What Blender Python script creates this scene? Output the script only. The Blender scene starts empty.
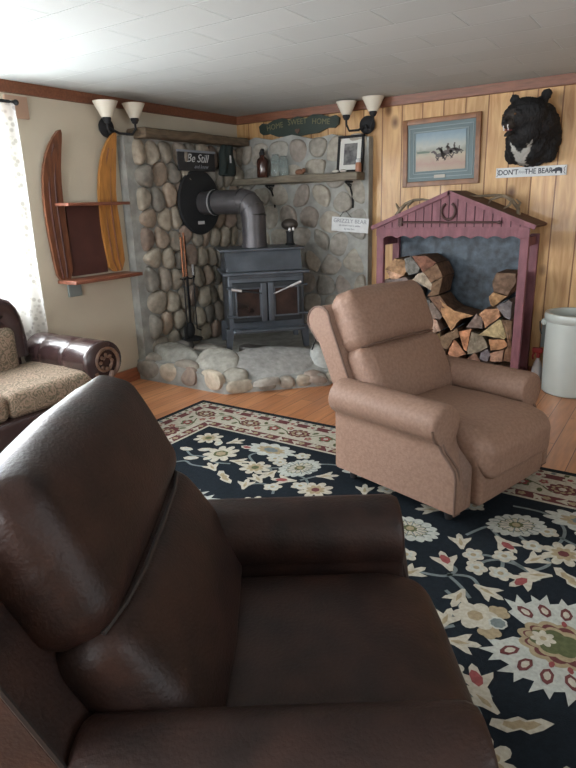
import bpy, math, random
import numpy as np
from mathutils import Vector, Matrix, noise
R=math.radians; PI=math.pi
S=bpy.context.scene; COL=S.collection
# ------------------------------------------------------------------ camera
cam=bpy.data.cameras.new('camera'); co=bpy.data.objects.new('camera',cam); COL.objects.link(co); S.camera=co
YAW,PIT,ROL=0.5912,0.2933,-0.0303
F=Vector((-math.sin(YAW)*math.cos(PIT),math.cos(YAW)*math.cos(PIT),-math.sin(PIT)))
R0=Vector((math.cos(YAW),math.sin(YAW),0)); U0=R0.cross(F)
RR=math.cos(ROL)*R0+math.sin(ROL)*U0; UU=-math.sin(ROL)*R0+math.cos(ROL)*U0
mw=Matrix((RR,UU,-F)).transposed().to_4x4(); mw.translation=Vector((4.212,-5.4448,1.5477)); co.matrix_world=mw
cam.sensor_fit='HORIZONTAL'; cam.sensor_width=36; cam.lens=596.8/576*36; cam.clip_start=0.05
# ------------------------------------------------------------------ world and light
W=bpy.data.worlds.new('overcast'); S.world=W; W.use_nodes=True
bg=W.node_tree.nodes['Background']; bg.inputs[0].default_value=(.80,.90,1.0,1); bg.inputs[1].default_value=2.4
def area(name,loc,rot,sx,sy,power,col=(.93,.965,1)):
    l=bpy.data.lights.new(name,'AREA'); l.shape='RECTANGLE'; l.size=sx; l.size_y=sy; l.energy=power; l.color=col
    o=bpy.data.objects.new(name,l); COL.objects.link(o); o.location=loc; o.rotation_euler=rot; return o
# daylight just outside each window opening of the room
area('daylight_left_window',(-.17,-3.70,1.55),(0,-R(90),0),1.35,1.75,270)
area('daylight_left_rear_window',(-.17,-6.3,1.5),(0,-R(90),0),1.4,1.6,170)
area('daylight_rear_window',(2.6,-8.17,1.5),(R(90),0,0),2.6,1.4,190)
area('daylight_right_window',(6.97,-4.2,1.5),(0,R(90),0),1.4,2.0,40)
vs=S.view_settings; vs.view_transform='Standard'; vs.look='None'; vs.gamma=1; vs.use_curve_mapping=False; vs.exposure=0.0
# ------------------------------------------------------------------ helpers
def setp(o,label=None,cat=None,group=None,kind=None):
    if label: o['label']=label
    if cat: o['category']=cat
    if group: o['group']=group
    if kind: o['kind']=kind
    return o
def empty(name,label,cat,loc=(0,0,0),rz=0,group=None):
    o=bpy.data.objects.new(name,None); COL.objects.link(o); o.location=loc; o.rotation_euler=(0,0,rz); o.empty_display_size=.1
    return setp(o,label,cat,group)
def N(nt,t,**k):
    n=nt.nodes.new(t)
    for a,b in k.items(): setattr(n,a,b)
    return n
def mat(name,col,rough=.6,metal=0,bump=0,bscale=60,var=0,vscale=6,col2=None,spec=.5,coat=0,stretch=(1,1,1),detail=4,sheen=0,contrast=(.35,.65)):
    m=bpy.data.materials.new(name); m.use_nodes=True; nt=m.node_tree; b=nt.nodes['Principled BSDF']
    b.inputs['Base Color'].default_value=(*col,1); b.inputs['Roughness'].default_value=rough; b.inputs['Metallic'].default_value=metal
    b.inputs['Specular IOR Level'].default_value=spec; b.inputs['Coat Weight'].default_value=coat; b.inputs['Sheen Weight'].default_value=sheen
    tc=N(nt,'ShaderNodeTexCoord'); mp=N(nt,'ShaderNodeMapping'); mp.inputs['Scale'].default_value=stretch
    nt.links.new(tc.outputs['Object'],mp.inputs[0])
    if col2 is not None or var:
        c2=col2 or tuple(max(0,c*(1-var)) for c in col)
        nz=N(nt,'ShaderNodeTexNoise'); nz.inputs['Scale'].default_value=vscale; nz.inputs['Detail'].default_value=detail
        r=N(nt,'ShaderNodeValToRGB'); r.color_ramp.elements[0].position=contrast[0]; r.color_ramp.elements[1].position=contrast[1]
        r.color_ramp.elements[0].color=(*c2,1); r.color_ramp.elements[1].color=(*col,1)
        nt.links.new(mp.outputs[0],nz.inputs['Vector']); nt.links.new(nz.outputs['Fac'],r.inputs[0]); nt.links.new(r.outputs[0],b.inputs['Base Color'])
    if bump:
        n2=N(nt,'ShaderNodeTexNoise'); n2.inputs['Scale'].default_value=bscale; n2.inputs['Detail'].default_value=5
        bp=N(nt,'ShaderNodeBump'); bp.inputs['Strength'].default_value=bump; bp.inputs['Distance'].default_value=.01
        nt.links.new(mp.outputs[0],n2.inputs['Vector']); nt.links.new(n2.outputs['Fac'],bp.inputs['Height']); nt.links.new(bp.outputs[0],b.inputs['Normal'])
    return m
def vcol_mat(name,rough=.85,bump=.4,bscale=25,var=.25,vscale=20):
    m=mat(name,(1,1,1),rough,bump=bump,bscale=bscale,spec=.3); nt=m.node_tree; b=nt.nodes['Principled BSDF']
    a=N(nt,'ShaderNodeAttribute',attribute_name='Col'); nz=N(nt,'ShaderNodeTexNoise'); nz.inputs['Scale'].default_value=vscale; nz.inputs['Detail'].default_value=5
    tc=N(nt,'ShaderNodeTexCoord'); nt.links.new(tc.outputs['Object'],nz.inputs['Vector'])
    mr=N(nt,'ShaderNodeMapRange'); mr.inputs[1].default_value=.3; mr.inputs[2].default_value=.7; mr.inputs[3].default_value=1-var; mr.inputs[4].default_value=1+var*.6
    nt.links.new(nz.outputs['Fac'],mr.inputs[0])
    mx=N(nt,'ShaderNodeVectorMath',operation='SCALE'); nt.links.new(a.outputs['Color'],mx.inputs[0]); nt.links.new(mr.outputs[0],mx.inputs['Scale']); nt.links.new(mx.outputs[0],b.inputs['Base Color'])
    return m
class MB:
    def __init__(s): s.v=[]; s.f=[]; s.m=[]; s.c=[]
    def add(s,vs,fs,mi=0,M=None,col=None):
        o=len(s.v)
        for p in vs:
            p=Vector(p); s.v.append(M@p if M else p); s.c.append(col or (1,1,1))
        for f in fs: s.f.append([i+o for i in f]); s.m.append(mi)
        return s
    def box(s,c,d,mi=0,M=None,bev=0,col=None):
        x,y,z=[k/2 for k in d]
        if bev<=0:
            vs=[(a,b,e) for a in(-x,x) for b in(-y,y) for e in(-z,z)]
            fs=[(0,1,3,2),(4,6,7,5),(0,4,5,1),(2,3,7,6),(0,2,6,4),(1,5,7,3)]
            T=Matrix.Translation(c); return s.add(vs,fs,mi,(M@T) if M else T,col)
        return s.rbox(c,d,bev,mi,M,n=1,seg=2,col=col)
    def rbox(s,c,d,r,mi=0,M=None,n=6,seg=4,crown=(0,0,0),fn=None,col=None):
        h=[k/2 for k in d]; r=min(r,*[k*.999 for k in h])
        def ax(hh):
            a=[-hh+r*(1-math.cos(PI/2*i/seg)) if False else -hh+r*i/seg for i in range(seg)]
            inner=[-(hh-r)+2*(hh-r)*i/n for i in range(n+1)]
            return a+inner+[-k for k in reversed(a)]
        A=[ax(k) for k in h]; T=Matrix.Translation(c)
        vid={}; vs=[]; fs=[]
        def put(i,j,k):
            key=(i,j,k)
            if key in vid: return vid[key]
            p=[A[0][i],A[1][j],A[2][k]]
            # even angular spacing inside the rounding band
            q=[]; inn=[]
            for t in range(3):
                e=h[t]-r; v=max(-e,min(e,p[t])); inn.append(v); dd=(p[t]-v)/r; q.append(math.tan(dd*PI/4))
            L=math.sqrt(sum(a*a for a in q)); mx=max(abs(a) for a in q)
            pos=[inn[t]+(q[t]/L*r if L>1e-9 else 0) for t in range(3)]
            u=[pos[t]/h[t] for t in range(3)]
            for t in range(3):
                if crown[t]:
                    o1,o2=[a for a in range(3) if a!=t]
                    pos[t]+=crown[t]*(1 if u[t]>0 else -1)*abs(u[t])**.5*max(0,1-u[o1]**2)*max(0,1-u[o2]**2)
            P=Vector(pos)
            if fn: P=Vector(fn(P,u))
            vid[key]=len(vs); vs.append(P); return vid[key]
        n0,n1,n2=[len(a)-1 for a in A]
        for i in range(n0):
            for j in range(n1):
                fs.append((put(i,j,0),put(i,j+1,0),put(i+1,j+1,0),put(i+1,j,0)))
                fs.append((put(i,j,n2),put(i+1,j,n2),put(i+1,j+1,n2),put(i,j+1,n2)))
            for k in range(n2):
                fs.append((put(i,0,k),put(i+1,0,k),put(i+1,0,k+1),put(i,0,k+1)))
                fs.append((put(i,n1,k),put(i,n1,k+1),put(i+1,n1,k+1),put(i+1,n1,k)))
        for j in range(n1):
            for k in range(n2):
                fs.append((put(0,j,k),put(0,j,k+1),put(0,j+1,k+1),put(0,j+1,k)))
                fs.append((put(n0,j,k),put(n0,j+1,k),put(n0,j+1,k+1),put(n0,j,k+1)))
        return s.add(vs,fs,mi,(M@T) if M else T,col)
    def prism(s,pts,axis,a,b,mi=0,M=None,col=None):
        # pts: 2D outline in the two other axes (order x,y,z without axis)
        def mk(p,v):
            l=list(p); l.insert(axis,v); return tuple(l)
        n=len(pts); vs=[mk(p,a) for p in pts]+[mk(p,b) for p in pts]
        fs=[tuple(range(n)),tuple(range(2*n-1,n-1,-1))]+[(i,(i+1)%n,(i+1)%n+n,i+n)[::-1] for i in range(n)]
        return s.add(vs,fs,mi,M,col)
    def tube(s,pts,r,mi=0,n=8,M=None,closed=False,col=None):
        pts=[Vector(p) for p in pts]; m=len(pts); rs=r if isinstance(r,(list,tuple)) else [r]*m
        vs=[];fs=[]; up=Vector((0,0,1)); prev=None
        for i,p in enumerate(pts):
            if closed: t=pts[(i+1)%m]-pts[i-1]
            else: t=pts[min(i+1,m-1)]-pts[max(i-1,0)]
            t=t.normalized() if t.length>1e-9 else up
            if prev is None:
                a=t.cross(up); a=a if a.length>.1 else t.cross(Vector((1,0,0)))
            else: a=prev-t*prev.dot(t)
            a.normalize(); prev=a; b=t.cross(a)
            for k in range(n):
                th=2*PI*k/n; vs.append(p+(a*math.cos(th)+b*math.sin(th))*rs[i])
        for i in range(m if closed else m-1):
            j=(i+1)%m
            for k in range(n): fs.append((i*n+k,i*n+(k+1)%n,j*n+(k+1)%n,j*n+k))
        if not closed: fs.append(tuple(range(n))[::-1]); fs.append(tuple(range((m-1)*n,m*n)))
        return s.add(vs,fs,mi,M,col)
    def lathe(s,prof,mi=0,n=32,M=None,cap=True,col=None):
        vs=[];fs=[]; m=len(prof)
        for r,z in prof:
            for k in range(n):
                th=2*PI*k/n; vs.append((r*math.cos(th),r*math.sin(th),z))
        for i in range(m-1):
            for k in range(n): fs.append((i*n+k,i*n+(k+1)%n,(i+1)*n+(k+1)%n,(i+1)*n+k))
        if cap: fs.append(tuple(range(n))[::-1]); fs.append(tuple(range((m-1)*n,m*n)))
        return s.add(vs,fs,mi,M,col)
    def ell(s,c,d,mi=0,n=14,M=None,col=None,rot=None):
        T=Matrix.Translation(c)@(rot or Matrix())@Matrix.Diagonal((*d,1))
        pr=[(max(1e-4,math.sin(PI*i/n)),-math.cos(PI*i/n)) for i in range(n+1)]
        return s.lathe(pr,mi,n*2,(M@T) if M else T,True,col)
    def build(s,name,mats,parent=None,smooth=40,loc=None,usecol=False):
        me=bpy.data.meshes.new(name); me.from_pydata([tuple(v) for v in s.v],[],s.f)
        if not isinstance(mats,(list,tuple)): mats=[mats]
        for m in mats: me.materials.append(m)
        me.polygons.foreach_set('material_index',s.m)
        if usecol:
            at=me.color_attributes.new('Col','FLOAT_COLOR','POINT')
            at.data.foreach_set('color',[x for c in s.c for x in (*c,1)])
        me.update()
        if smooth:
            me.polygons.foreach_set('use_smooth',[True]*len(me.polygons)); me.set_sharp_from_angle(angle=R(smooth))
        o=bpy.data.objects.new(name,me); COL.objects.link(o)
        if parent: o.parent=parent
        if loc: o.location=loc
        return o
def flipfix(o):
    import bmesh
    bm=bmesh.new(); bm.from_mesh(o.data); bmesh.ops.recalc_face_normals(bm,faces=bm.faces); bm.to_mesh(o.data); bm.free(); return o
def remesh(o,vox,smooth=6):
    m=o.modifiers.new('r','REMESH'); m.mode='VOXEL'; m.voxel_size=vox
    s=o.modifiers.new('s','SMOOTH'); s.iterations=smooth; s.factor=.6
    dg=bpy.context.evaluated_depsgraph_get(); dg.update(); me=bpy.data.meshes.new_from_object(o.evaluated_get(dg))
    o.modifiers.clear(); old=o.data; o.data=me; me.name=o.name
    me.polygons.foreach_set('use_smooth',[True]*len(me.polygons)); return o
def text(name,body,size,M,m,parent=None,extrude=.001,shear=0,align='CENTER',sx=1,bold=0):
    c=bpy.data.curves.new(name,'FONT'); c.body=body; c.size=size; c.extrude=extrude; c.align_x=align; c.align_y='CENTER'; c.shear=shear; c.offset=bold; c.resolution_u=3
    t=bpy.data.objects.new(name,c); COL.objects.link(t); dg=bpy.context.evaluated_depsgraph_get(); dg.update()
    me=bpy.data.meshes.new_from_object(t.evaluated_get(dg)); bpy.data.objects.remove(t); bpy.data.curves.remove(c)
    me.transform(M@Matrix.Diagonal((sx,1,1,1))); me.materials.clear(); me.materials.append(m)
    o=bpy.data.objects.new(name,me); COL.objects.link(o)
    if parent: o.parent=parent
    return o
def wallR(x,y,z): # text frame facing -y
    return Matrix.Translation((x,y,z))@Matrix.Rotation(R(90),4,'X')
def wallL(x,y,z): # facing +x
    return Matrix.Translation((x,y,z))@Matrix.Rotation(R(90),4,'Z')@Matrix.Rotation(R(90),4,'X')
# ------------------------------------------------------------------ materials
M={}
M['wall']=mat('cream_plaster',(.56,.50,.39),.9,bump=.15,bscale=90,var=.06,vscale=3)
M['crown']=mat('stained_trim',(.22,.085,.045),.45,bump=.15,bscale=30,var=.3,vscale=8,stretch=(1,8,8))
M['base']=mat('baseboard_wood',(.33,.12,.06),.4,var=.3,vscale=6,stretch=(1,1,8))
M['black']=mat('black_iron',(.020,.024,.028),.5,metal=.3,bump=.1,bscale=80)
M['blackm']=mat('black_matte',(.012,.013,.015),.8)
M['stove']=mat('stove_grey_steel',(.10,.115,.135),.42,metal=.5,bump=.1,bscale=60,var=.35,vscale=5)
M['pipe']=mat('stove_pipe_grey',(.105,.10,.105),.42,metal=.5,var=.3,vscale=5)
M['chrome']=mat('chrome',(.75,.75,.77),.35,metal=.75)
M['glassdark']=mat('sooty_glass',(.012,.010,.010),.15,col2=(.05,.03,.025),vscale=5)
M['slabwood']=mat('rough_slab_wood',(.17,.125,.08),.8,bump=.5,bscale=20,var=.5,vscale=7,stretch=(3,1,6))
M['mantel']=mat('grey_brown_beam',(.20,.17,.125),.75,bump=.35,bscale=25,var=.4,vscale=7,stretch=(1,6,6))
M['skid']=mat('dark_ski_wood',(.19,.07,.035),.4,var=.5,vscale=7,stretch=(6,6,1))
M['skio']=mat('honey_ski_wood',(.50,.22,.055),.4,var=.3,vscale=7,stretch=(6,6,1))
M['skil']=mat('ski_ridge_wood',(.26,.09,.03),.4,var=.3,vscale=7,stretch=(6,6,1))
M['shelfw']=mat('red_brown_board',(.24,.085,.05),.45,var=.35,vscale=6,stretch=(6,1,6))
M['panelb']=mat('dark_brown_panel',(.085,.03,.024),.5,var=.3,vscale=5)
M['shade']=mat('frosted_glass_shade',(.66,.62,.52),.5)
M['white']=mat('white_paint',(.66,.68,.68),.7,var=.1,vscale=15)
M['ink']=mat('dark_ink',(.03,.035,.05),.7)
M['inkgrey']=mat('faded_ink',(.25,.27,.30),.7)
M['red']=mat('barn_red_paint',(.23,.090,.110),.65,var=.3,vscale=6,bump=.2,bscale=40,stretch=(4,4,1))
M['redd']=mat('barn_red_seam',(.06,.02,.03),.8)
M['rust']=mat('rusty_iron',(.07,.032,.03),.7,bump=.3,bscale=60)
M['roof']=mat('brown_shed_roof',(.12,.06,.04),.7,var=.3,vscale=6)
M['tin']=mat('mottled_blue_tin',(.065,.092,.118),.45,metal=.2,col2=(.018,.025,.034),vscale=15,detail=12,bump=.2,bscale=30)
M['antler']=mat('antler_bone',(.27,.21,.14),.6,col2=(.11,.08,.05),vscale=12)
M['frame']=mat('oak_frame',(.27,.115,.045),.4,var=.4,vscale=8)
M['matb']=mat('blue_grey_mat',(.13,.18,.19),.6)
M['matl']=mat('pale_mat_edge',(.26,.31,.31),.6)
M['plaq']=mat('plaque_pale',(.42,.38,.32),.5)
M['crock']=mat('pale_glazed_stoneware',(.47,.51,.48),.35,var=.06,vscale=5,coat=.3)
M['crockin']=mat('stoneware_dark_inside',(.22,.23,.22),.6)
M['cred']=mat('red_plastic',(.35,.03,.03),.4)
M['cwhite']=mat('white_plastic',(.65,.65,.68),.4)
M['greybox']=mat('grey_box_metal',(.22,.25,.24),.6)
M['tan']=mat('tan_faux_suede',(.265,.165,.120),.60,bump=.2,bscale=160,col2=(.215,.128,.091),vscale=60,detail=10,spec=.4)
M['tand']=mat('brown_welt',(.12,.070,.05),.6)
M['dark']=mat('dark_brown_leather',(.030,.0145,.011),.47,bump=.22,bscale=110,col2=(.014,.008,.007),vscale=10,detail=12,spec=.28)
M['darkd']=mat('dark_welt',(.014,.010,.009),.6)
M['burg']=mat('glossy_dark_leather',(.038,.020,.020),.27,bump=.08,bscale=50,spec=.6,coat=.2)
M['carved']=mat('carved_dark_wood',(.16,.085,.055),.4,var=.4,vscale=18)
M['seam']=mat('seam_dark',(.01,.008,.008),.7)
M['tag']=mat('white_label',(.6,.6,.6),.5)
M['copper']=mat('copper_twist_handle',(.33,.13,.06),.4,metal=.4,var=.4,vscale=40)
M['green']=mat('dark_green_plaque',(.018,.032,.024),.6)
M['gold']=mat('muted_gold_paint',(.17,.165,.08),.6)
M['dcloth']=mat('dark_green_cloth',(.02,.03,.028),.9,bump=.5,bscale=20)
M['brnglass']=mat('brown_glass',(.05,.018,.012),.15,spec=.8)
M['photo']=mat('grey_photo_print',(.22,.22,.21),.4,col2=(.05,.05,.055),vscale=14)
M['paper']=mat('photo_white_mat',(.62,.62,.58),.7)
def glass(name,col,rough=.1):
    m=bpy.data.materials.new(name); m.use_nodes=True; b=m.node_tree.nodes['Principled BSDF']
    b.inputs['Base Color'].default_value=(*col,1); b.inputs['Roughness'].default_value=rough; b.inputs['Transmission Weight'].default_value=.85; b.inputs['IOR'].default_value=1.3
    return m
M['blueglass']=glass('pale_blue_glass',(.70,.80,.80)); M['pane']=glass('window_glass',(1,1,1),0)
# pane: plain clear
m=M['pane']; nt=m.node_tree; nt.nodes.clear(); o_=N(nt,'ShaderNodeOutputMaterial'); g_=N(nt,'ShaderNodeBsdfGlossy'); g_.inputs['Roughness'].default_value=.02; t_=N(nt,'ShaderNodeBsdfTransparent'); mx=N(nt,'ShaderNodeMixShader'); mx.inputs[0].default_value=.05
nt.links.new(t_.outputs[0],mx.inputs[1]); nt.links.new(g_.outputs[0],mx.inputs[2]); nt.links.new(mx.outputs[0],o_.inputs[0])
# sheer lace curtain
m=bpy.data.materials.new('white_lace_sheer'); m.use_nodes=True; nt=m.node_tree; nt.nodes.clear(); M['lace']=m
o_=N(nt,'ShaderNodeOutputMaterial'); d_=N(nt,'ShaderNodeBsdfDiffuse'); d_.inputs[0].default_value=(.8,.8,.78,1); tl=N(nt,'ShaderNodeBsdfTranslucent'); tl.inputs[0].default_value=(.85,.86,.85,1); tp=N(nt,'ShaderNodeBsdfTransparent')
m1=N(nt,'ShaderNodeMixShader'); m1.inputs[0].default_value=.5; m2=N(nt,'ShaderNodeMixShader'); nt.links.new(d_.outputs[0],m1.inputs[1]); nt.links.new(tl.outputs[0],m1.inputs[2])
tc=N(nt,'ShaderNodeTexCoord'); vo=N(nt,'ShaderNodeTexVoronoi'); vo.inputs['Scale'].default_value=26; mr=N(nt,'ShaderNodeMapRange'); mr.inputs[1].default_value=.3; mr.inputs[2].default_value=.5; mr.inputs[3].default_value=.45; mr.inputs[4].default_value=.75
nt.links.new(tc.outputs['Object'],vo.inputs['Vector']); nt.links.new(vo.outputs['Distance'],mr.inputs[0]); nt.links.new(mr.outputs[0],m2.inputs[0]); nt.links.new(tp.outputs[0],m2.inputs[1]); nt.links.new(m1.outputs[0],m2.inputs[2]); nt.links.new(m2.outputs[0],o_.inputs[0])
# paneling: knotty pine boards with grooves
def pine():
    m=mat('knotty_pine_boards',(.60,.37,.16),.5,coat=.1); nt=m.node_tree; b=nt.nodes['Principled BSDF']; L=nt.links.new
    tc=N(nt,'ShaderNodeTexCoord'); sp=N(nt,'ShaderNodeSeparateXYZ'); L(tc.outputs['Object'],sp.inputs[0])
    def math_(op,a,b_=None):
        n=N(nt,'ShaderNodeMath',operation=op)
        for i,v in enumerate((a,b_)):
            if v is None: continue
            if isinstance(v,(int,float)): n.inputs[i].default_value=v
            else: L(v,n.inputs[i])
        return n.outputs[0]
    xs=math_('DIVIDE',math_('ADD',sp.outputs[0],-.1525),.1915); fr=math_('FRACT',xs); idx=math_('FLOOR',xs)
    groove=math_('LESS_THAN',fr,.055)
    wn=N(nt,'ShaderNodeTexWhiteNoise',noise_dimensions='1D'); L(idx,wn.inputs['W'])
    # grain, warped round the knots
    cb=N(nt,'ShaderNodeCombineXYZ'); L(math_('MULTIPLY',sp.outputs[0],9),cb.inputs[0]); L(math_('ADD',math_('MULTIPLY',sp.outputs[2],1.1),math_('MULTIPLY',wn.outputs['Value'],37)),cb.inputs[2])
    nz=N(nt,'ShaderNodeTexNoise'); nz.inputs['Scale'].default_value=2.2; nz.inputs['Detail'].default_value=6; nz.inputs['Distortion'].default_value=.8; L(cb.outputs[0],nz.inputs['Vector'])
    r=N(nt,'ShaderNodeValToRGB'); e=r.color_ramp.elements; e[0].position=.3; e[1].position=.62; e[0].color=(.40,.205,.075,1); e[1].color=(.62,.39,.175,1); L(nz.outputs['Fac'],r.inputs[0])
    kc=N(nt,'ShaderNodeCombineXYZ'); L(math_('MULTIPLY',xs,.9),kc.inputs[0]); L(math_('ADD',math_('MULTIPLY',sp.outputs[2],3.2),math_('MULTIPLY',wn.outputs['Value'],11)),kc.inputs[2])
    vo=N(nt,'ShaderNodeTexVoronoi'); vo.inputs['Scale'].default_value=1.1; L(kc.outputs[0],vo.inputs['Vector'])
    kr=N(nt,'ShaderNodeValToRGB'); k=kr.color_ramp.elements; k[0].position=.08; k[1].position=.26; k[0].color=(.16,.08,.05,1); k[1].color=(1,1,1,1); L(vo.outputs['Distance'],kr.inputs[0])
    mx=N(nt,'ShaderNodeMix',data_type='RGBA',blend_type='MULTIPLY'); mx.inputs[0].default_value=.9; L(r.outputs[0],mx.inputs[6]); L(kr.outputs[0],mx.inputs[7])
    bd=N(nt,'ShaderNodeMapRange'); L(wn.outputs['Value'],bd.inputs[0]); bd.inputs[3].default_value=.84; bd.inputs[4].default_value=1.08
    sc=N(nt,'ShaderNodeVectorMath',operation='SCALE'); L(mx.outputs[2],sc.inputs[0]); L(bd.outputs[0],sc.inputs['Scale'])
    m3=N(nt,'ShaderNodeMix',data_type='RGBA'); L(groove,m3.inputs[0]); L(sc.outputs[0],m3.inputs[6]); m3.inputs[7].default_value=(.20,.085,.03,1); L(m3.outputs[2],b.inputs['Base Color'])
    bp=N(nt,'ShaderNodeBump'); bp.inputs['Strength'].default_value=.8; bp.inputs['Distance'].default_value=.006; L(math_('SUBTRACT',1,groove),bp.inputs['Height']); L(bp.outputs[0],b.inputs['Normal'])
    return m
M['pine']=pine()
def planks():
    m=mat('strip_wood_floor',(.45,.2,.1),.33,coat=.15); nt=m.node_tree; b=nt.nodes['Principled BSDF']; L=nt.links.new
    tc=N(nt,'ShaderNodeTexCoord'); mp=N(nt,'ShaderNodeMapping'); mp.inputs['Rotation'].default_value=(0,0,R(90)); L(tc.outputs['Object'],mp.inputs[0])
    br=N(nt,'ShaderNodeTexBrick'); br.inputs['Scale'].default_value=1; br.inputs['Brick Width'].default_value=1.5; br.inputs['Row Height'].default_value=.13; br.inputs['Mortar Size'].default_value=.0025; br.offset=.37
    br.inputs['Color1'].default_value=(.56,.25,.11,1); br.inputs['Color2'].default_value=(.42,.165,.068,1); br.inputs['Mortar'].default_value=(.12,.045,.02,1); L(mp.outputs[0],br.inputs['Vector'])
    m2=N(nt,'ShaderNodeMapping'); m2.inputs['Scale'].default_value=(12,1.2,1); L(tc.outputs['Object'],m2.inputs[0])
    nz=N(nt,'ShaderNodeTexNoise'); nz.inputs['Scale'].default_value=3; nz.inputs['Detail'].default_value=6; L(m2.outputs[0],nz.inputs['Vector'])
    mr=N(nt,'ShaderNodeMapRange'); mr.inputs[1].default_value=.3; mr.inputs[2].default_value=.7; mr.inputs[3].default_value=.8; mr.inputs[4].default_value=1.15; L(nz.outputs['Fac'],mr.inputs[0])
    sc=N(nt,'ShaderNodeVectorMath',operation='SCALE'); L(br.outputs['Color'],sc.inputs[0]); L(mr.outputs[0],sc.inputs['Scale']); L(sc.outputs[0],b.inputs['Base Color']); return m
M['floor']=planks()
def ceilmat():
    m=mat('painted_ceiling_tile',(.5,.53,.52),.8); nt=m.node_tree; b=nt.nodes['Principled BSDF']; L=nt.links.new
    tc=N(nt,'ShaderNodeTexCoord'); br=N(nt,'ShaderNodeTexBrick'); br.inputs['Scale'].default_value=1; br.inputs['Brick Width'].default_value=.61; br.inputs['Row Height'].default_value=.305; br.inputs['Mortar Size'].default_value=.006; br.inputs['Mortar Smooth'].default_value=.6
    br.inputs['Color1'].default_value=(.50,.53,.52,1); br.inputs['Color2'].default_value=(.46,.49,.48,1); br.inputs['Mortar'].default_value=(.58,.62,.61,1)  # joints coloured paler than the tiles: light caught on their bevels, painted in
    L(tc.outputs['Object'],br.inputs['Vector']); L(br.outputs['Color'],b.inputs['Base Color'])
    bp=N(nt,'ShaderNodeBump'); bp.inputs['Strength'].default_value=1; bp.inputs['Distance'].default_value=.006; bp.invert=True; L(br.outputs['Fac'],bp.inputs['Height'])
    nz=N(nt,'ShaderNodeTexNoise'); nz.inputs['Scale'].default_value=40; b2=N(nt,'ShaderNodeBump'); b2.inputs['Strength'].default_value=.1; L(tc.outputs['Object'],nz.inputs['Vector']); L(nz.outputs['Fac'],b2.inputs['Height']); L(bp.outputs[0],b2.inputs['Normal']); L(b2.outputs[0],b.inputs['Normal']); return m
M['ceil']=ceilmat()
def paisley():
    m=mat('paisley_upholstery',(.3,.24,.18),.8); nt=m.node_tree; b=nt.nodes['Principled BSDF']; L=nt.links.new
    tc=N(nt,'ShaderNodeTexCoord'); nz=N(nt,'ShaderNodeTexNoise'); nz.inputs['Scale'].default_value=9; nz.inputs['Detail'].default_value=3; L(tc.outputs['Object'],nz.inputs['Vector'])
    mm_=N(nt,'ShaderNodeMix',data_type='RGBA'); mm_.inputs[0].default_value=.18; L(tc.outputs['Object'],mm_.inputs[6]); L(nz.outputs['Color'],mm_.inputs[7])
    vo=N(nt,'ShaderNodeTexVoronoi'); vo.inputs['Scale'].default_value=11; L(mm_.outputs[2],vo.inputs['Vector'])
    mt=N(nt,'ShaderNodeMath',operation='MULTIPLY'); mt.inputs[1].default_value=34; L(vo.outputs['Distance'],mt.inputs[0]); sn=N(nt,'ShaderNodeMath',operation='SINE'); L(mt.outputs[0],sn.inputs[0])
    mr=N(nt,'ShaderNodeMapRange'); mr.inputs[1].default_value=-1; L(sn.outputs[0],mr.inputs[0])
    r=N(nt,'ShaderNodeValToRGB'); e=r.color_ramp.elements; e[0].position=.1; e[0].color=(.12,.09,.06,1); e[1].position=.9; e[1].color=(.30,.215,.155,1); x=e.new(.4); x.color=(.22,.19,.12,1); x=e.new(.65); x.color=(.24,.15,.11,1); L(mr.outputs[0],r.inputs[0]); L(r.outputs[0],b.inputs['Base Color']); return m
M['paisley']=paisley()
# ------------------------------------------------------------------ room
XR,YB,H=6.8,-8.0,2.44
def struct(mb,name,m,smooth=0): o=mb.build(name,m,smooth=smooth); o['kind']='structure'; return o
struct(MB().box(((XR)/2,YB/2,-.05),(XR+.3,-YB+.3,.1)),'floor',M['floor'])
struct(MB().box(((XR)/2,YB/2,H+.05),(XR+.3,-YB+.3,.1)),'ceiling',M['ceil'])
def wall(name,m,lo,hi,z0,z1,axis,pos,th,holes):
    # wall along the given axis with rectangular openings
    mb=MB(); cuts=sorted(holes); a=lo
    def seg(a,b,c,d):
        if b-a<1e-6 or d-c<1e-6: return
        ce=[0,0,(c+d)/2]; di=[0,0,d-c]; ce[axis]=(a+b)/2; di[axis]=b-a; ce[1-axis]=pos; di[1-axis]=th; mb.box(ce,di)
    for h in cuts:
        seg(a,h[0],z0,z1); seg(h[0],h[1],z0,h[2]); seg(h[0],h[1],h[3],z1); a=h[1]
    seg(a,hi,z0,z1); return struct(mb,name,m)
HL=[(-7.0,-5.6,.8,2.2),(-4.60,-2.74,.85,2.25)]
wall('wall_left',M['wall'],YB,0,0,H,1,-.06,.12,HL)
wall('wall_right',M['pine'],-.12,XR+.12,0,H,0,.06,.12,[])
wall('wall_back',M['wall'],-.12,XR+.12,0,H,0,YB-.06,.12,[(1.3,3.9,.8,2.2)])
wall('wall_far_right',M['wall'],YB,0,0,H,1,XR+.06,.12,[(-5.2,-3.2,.8,2.2)])
def window(n,axis,pos,a,b,c,d):
    o=MB()
    def seg(a,b,c,d,mi=0,t=.06):
        ce=[0,0,(c+d)/2]; di=[0,0,d-c]; ce[axis]=(a+b)/2; di[axis]=b-a; ce[1-axis]=pos; di[1-axis]=t; o.box(ce,di,mi)
    f=.05; seg(a,b,c,c+f); seg(a,b,d-f,d); seg(a,a+f,c,d); seg(b-f,b,c,d); seg((a+b)/2-.02,(a+b)/2+.02,c,d)
    w=struct(o,'window_%d'%n,M['white']); o=MB(); seg(a+f,b-f,c+f,d-f,0,.006); g=o.build('glass_pane',M['pane'],w,smooth=0)
window(1,1,-.06,*HL[1]); window(2,1,-.06,*HL[0]); window(3,0,YB-.06,1.3,3.9,.8,2.2); window(4,1,XR+.06,-5.2,-3.2,.8,2.2)
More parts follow.
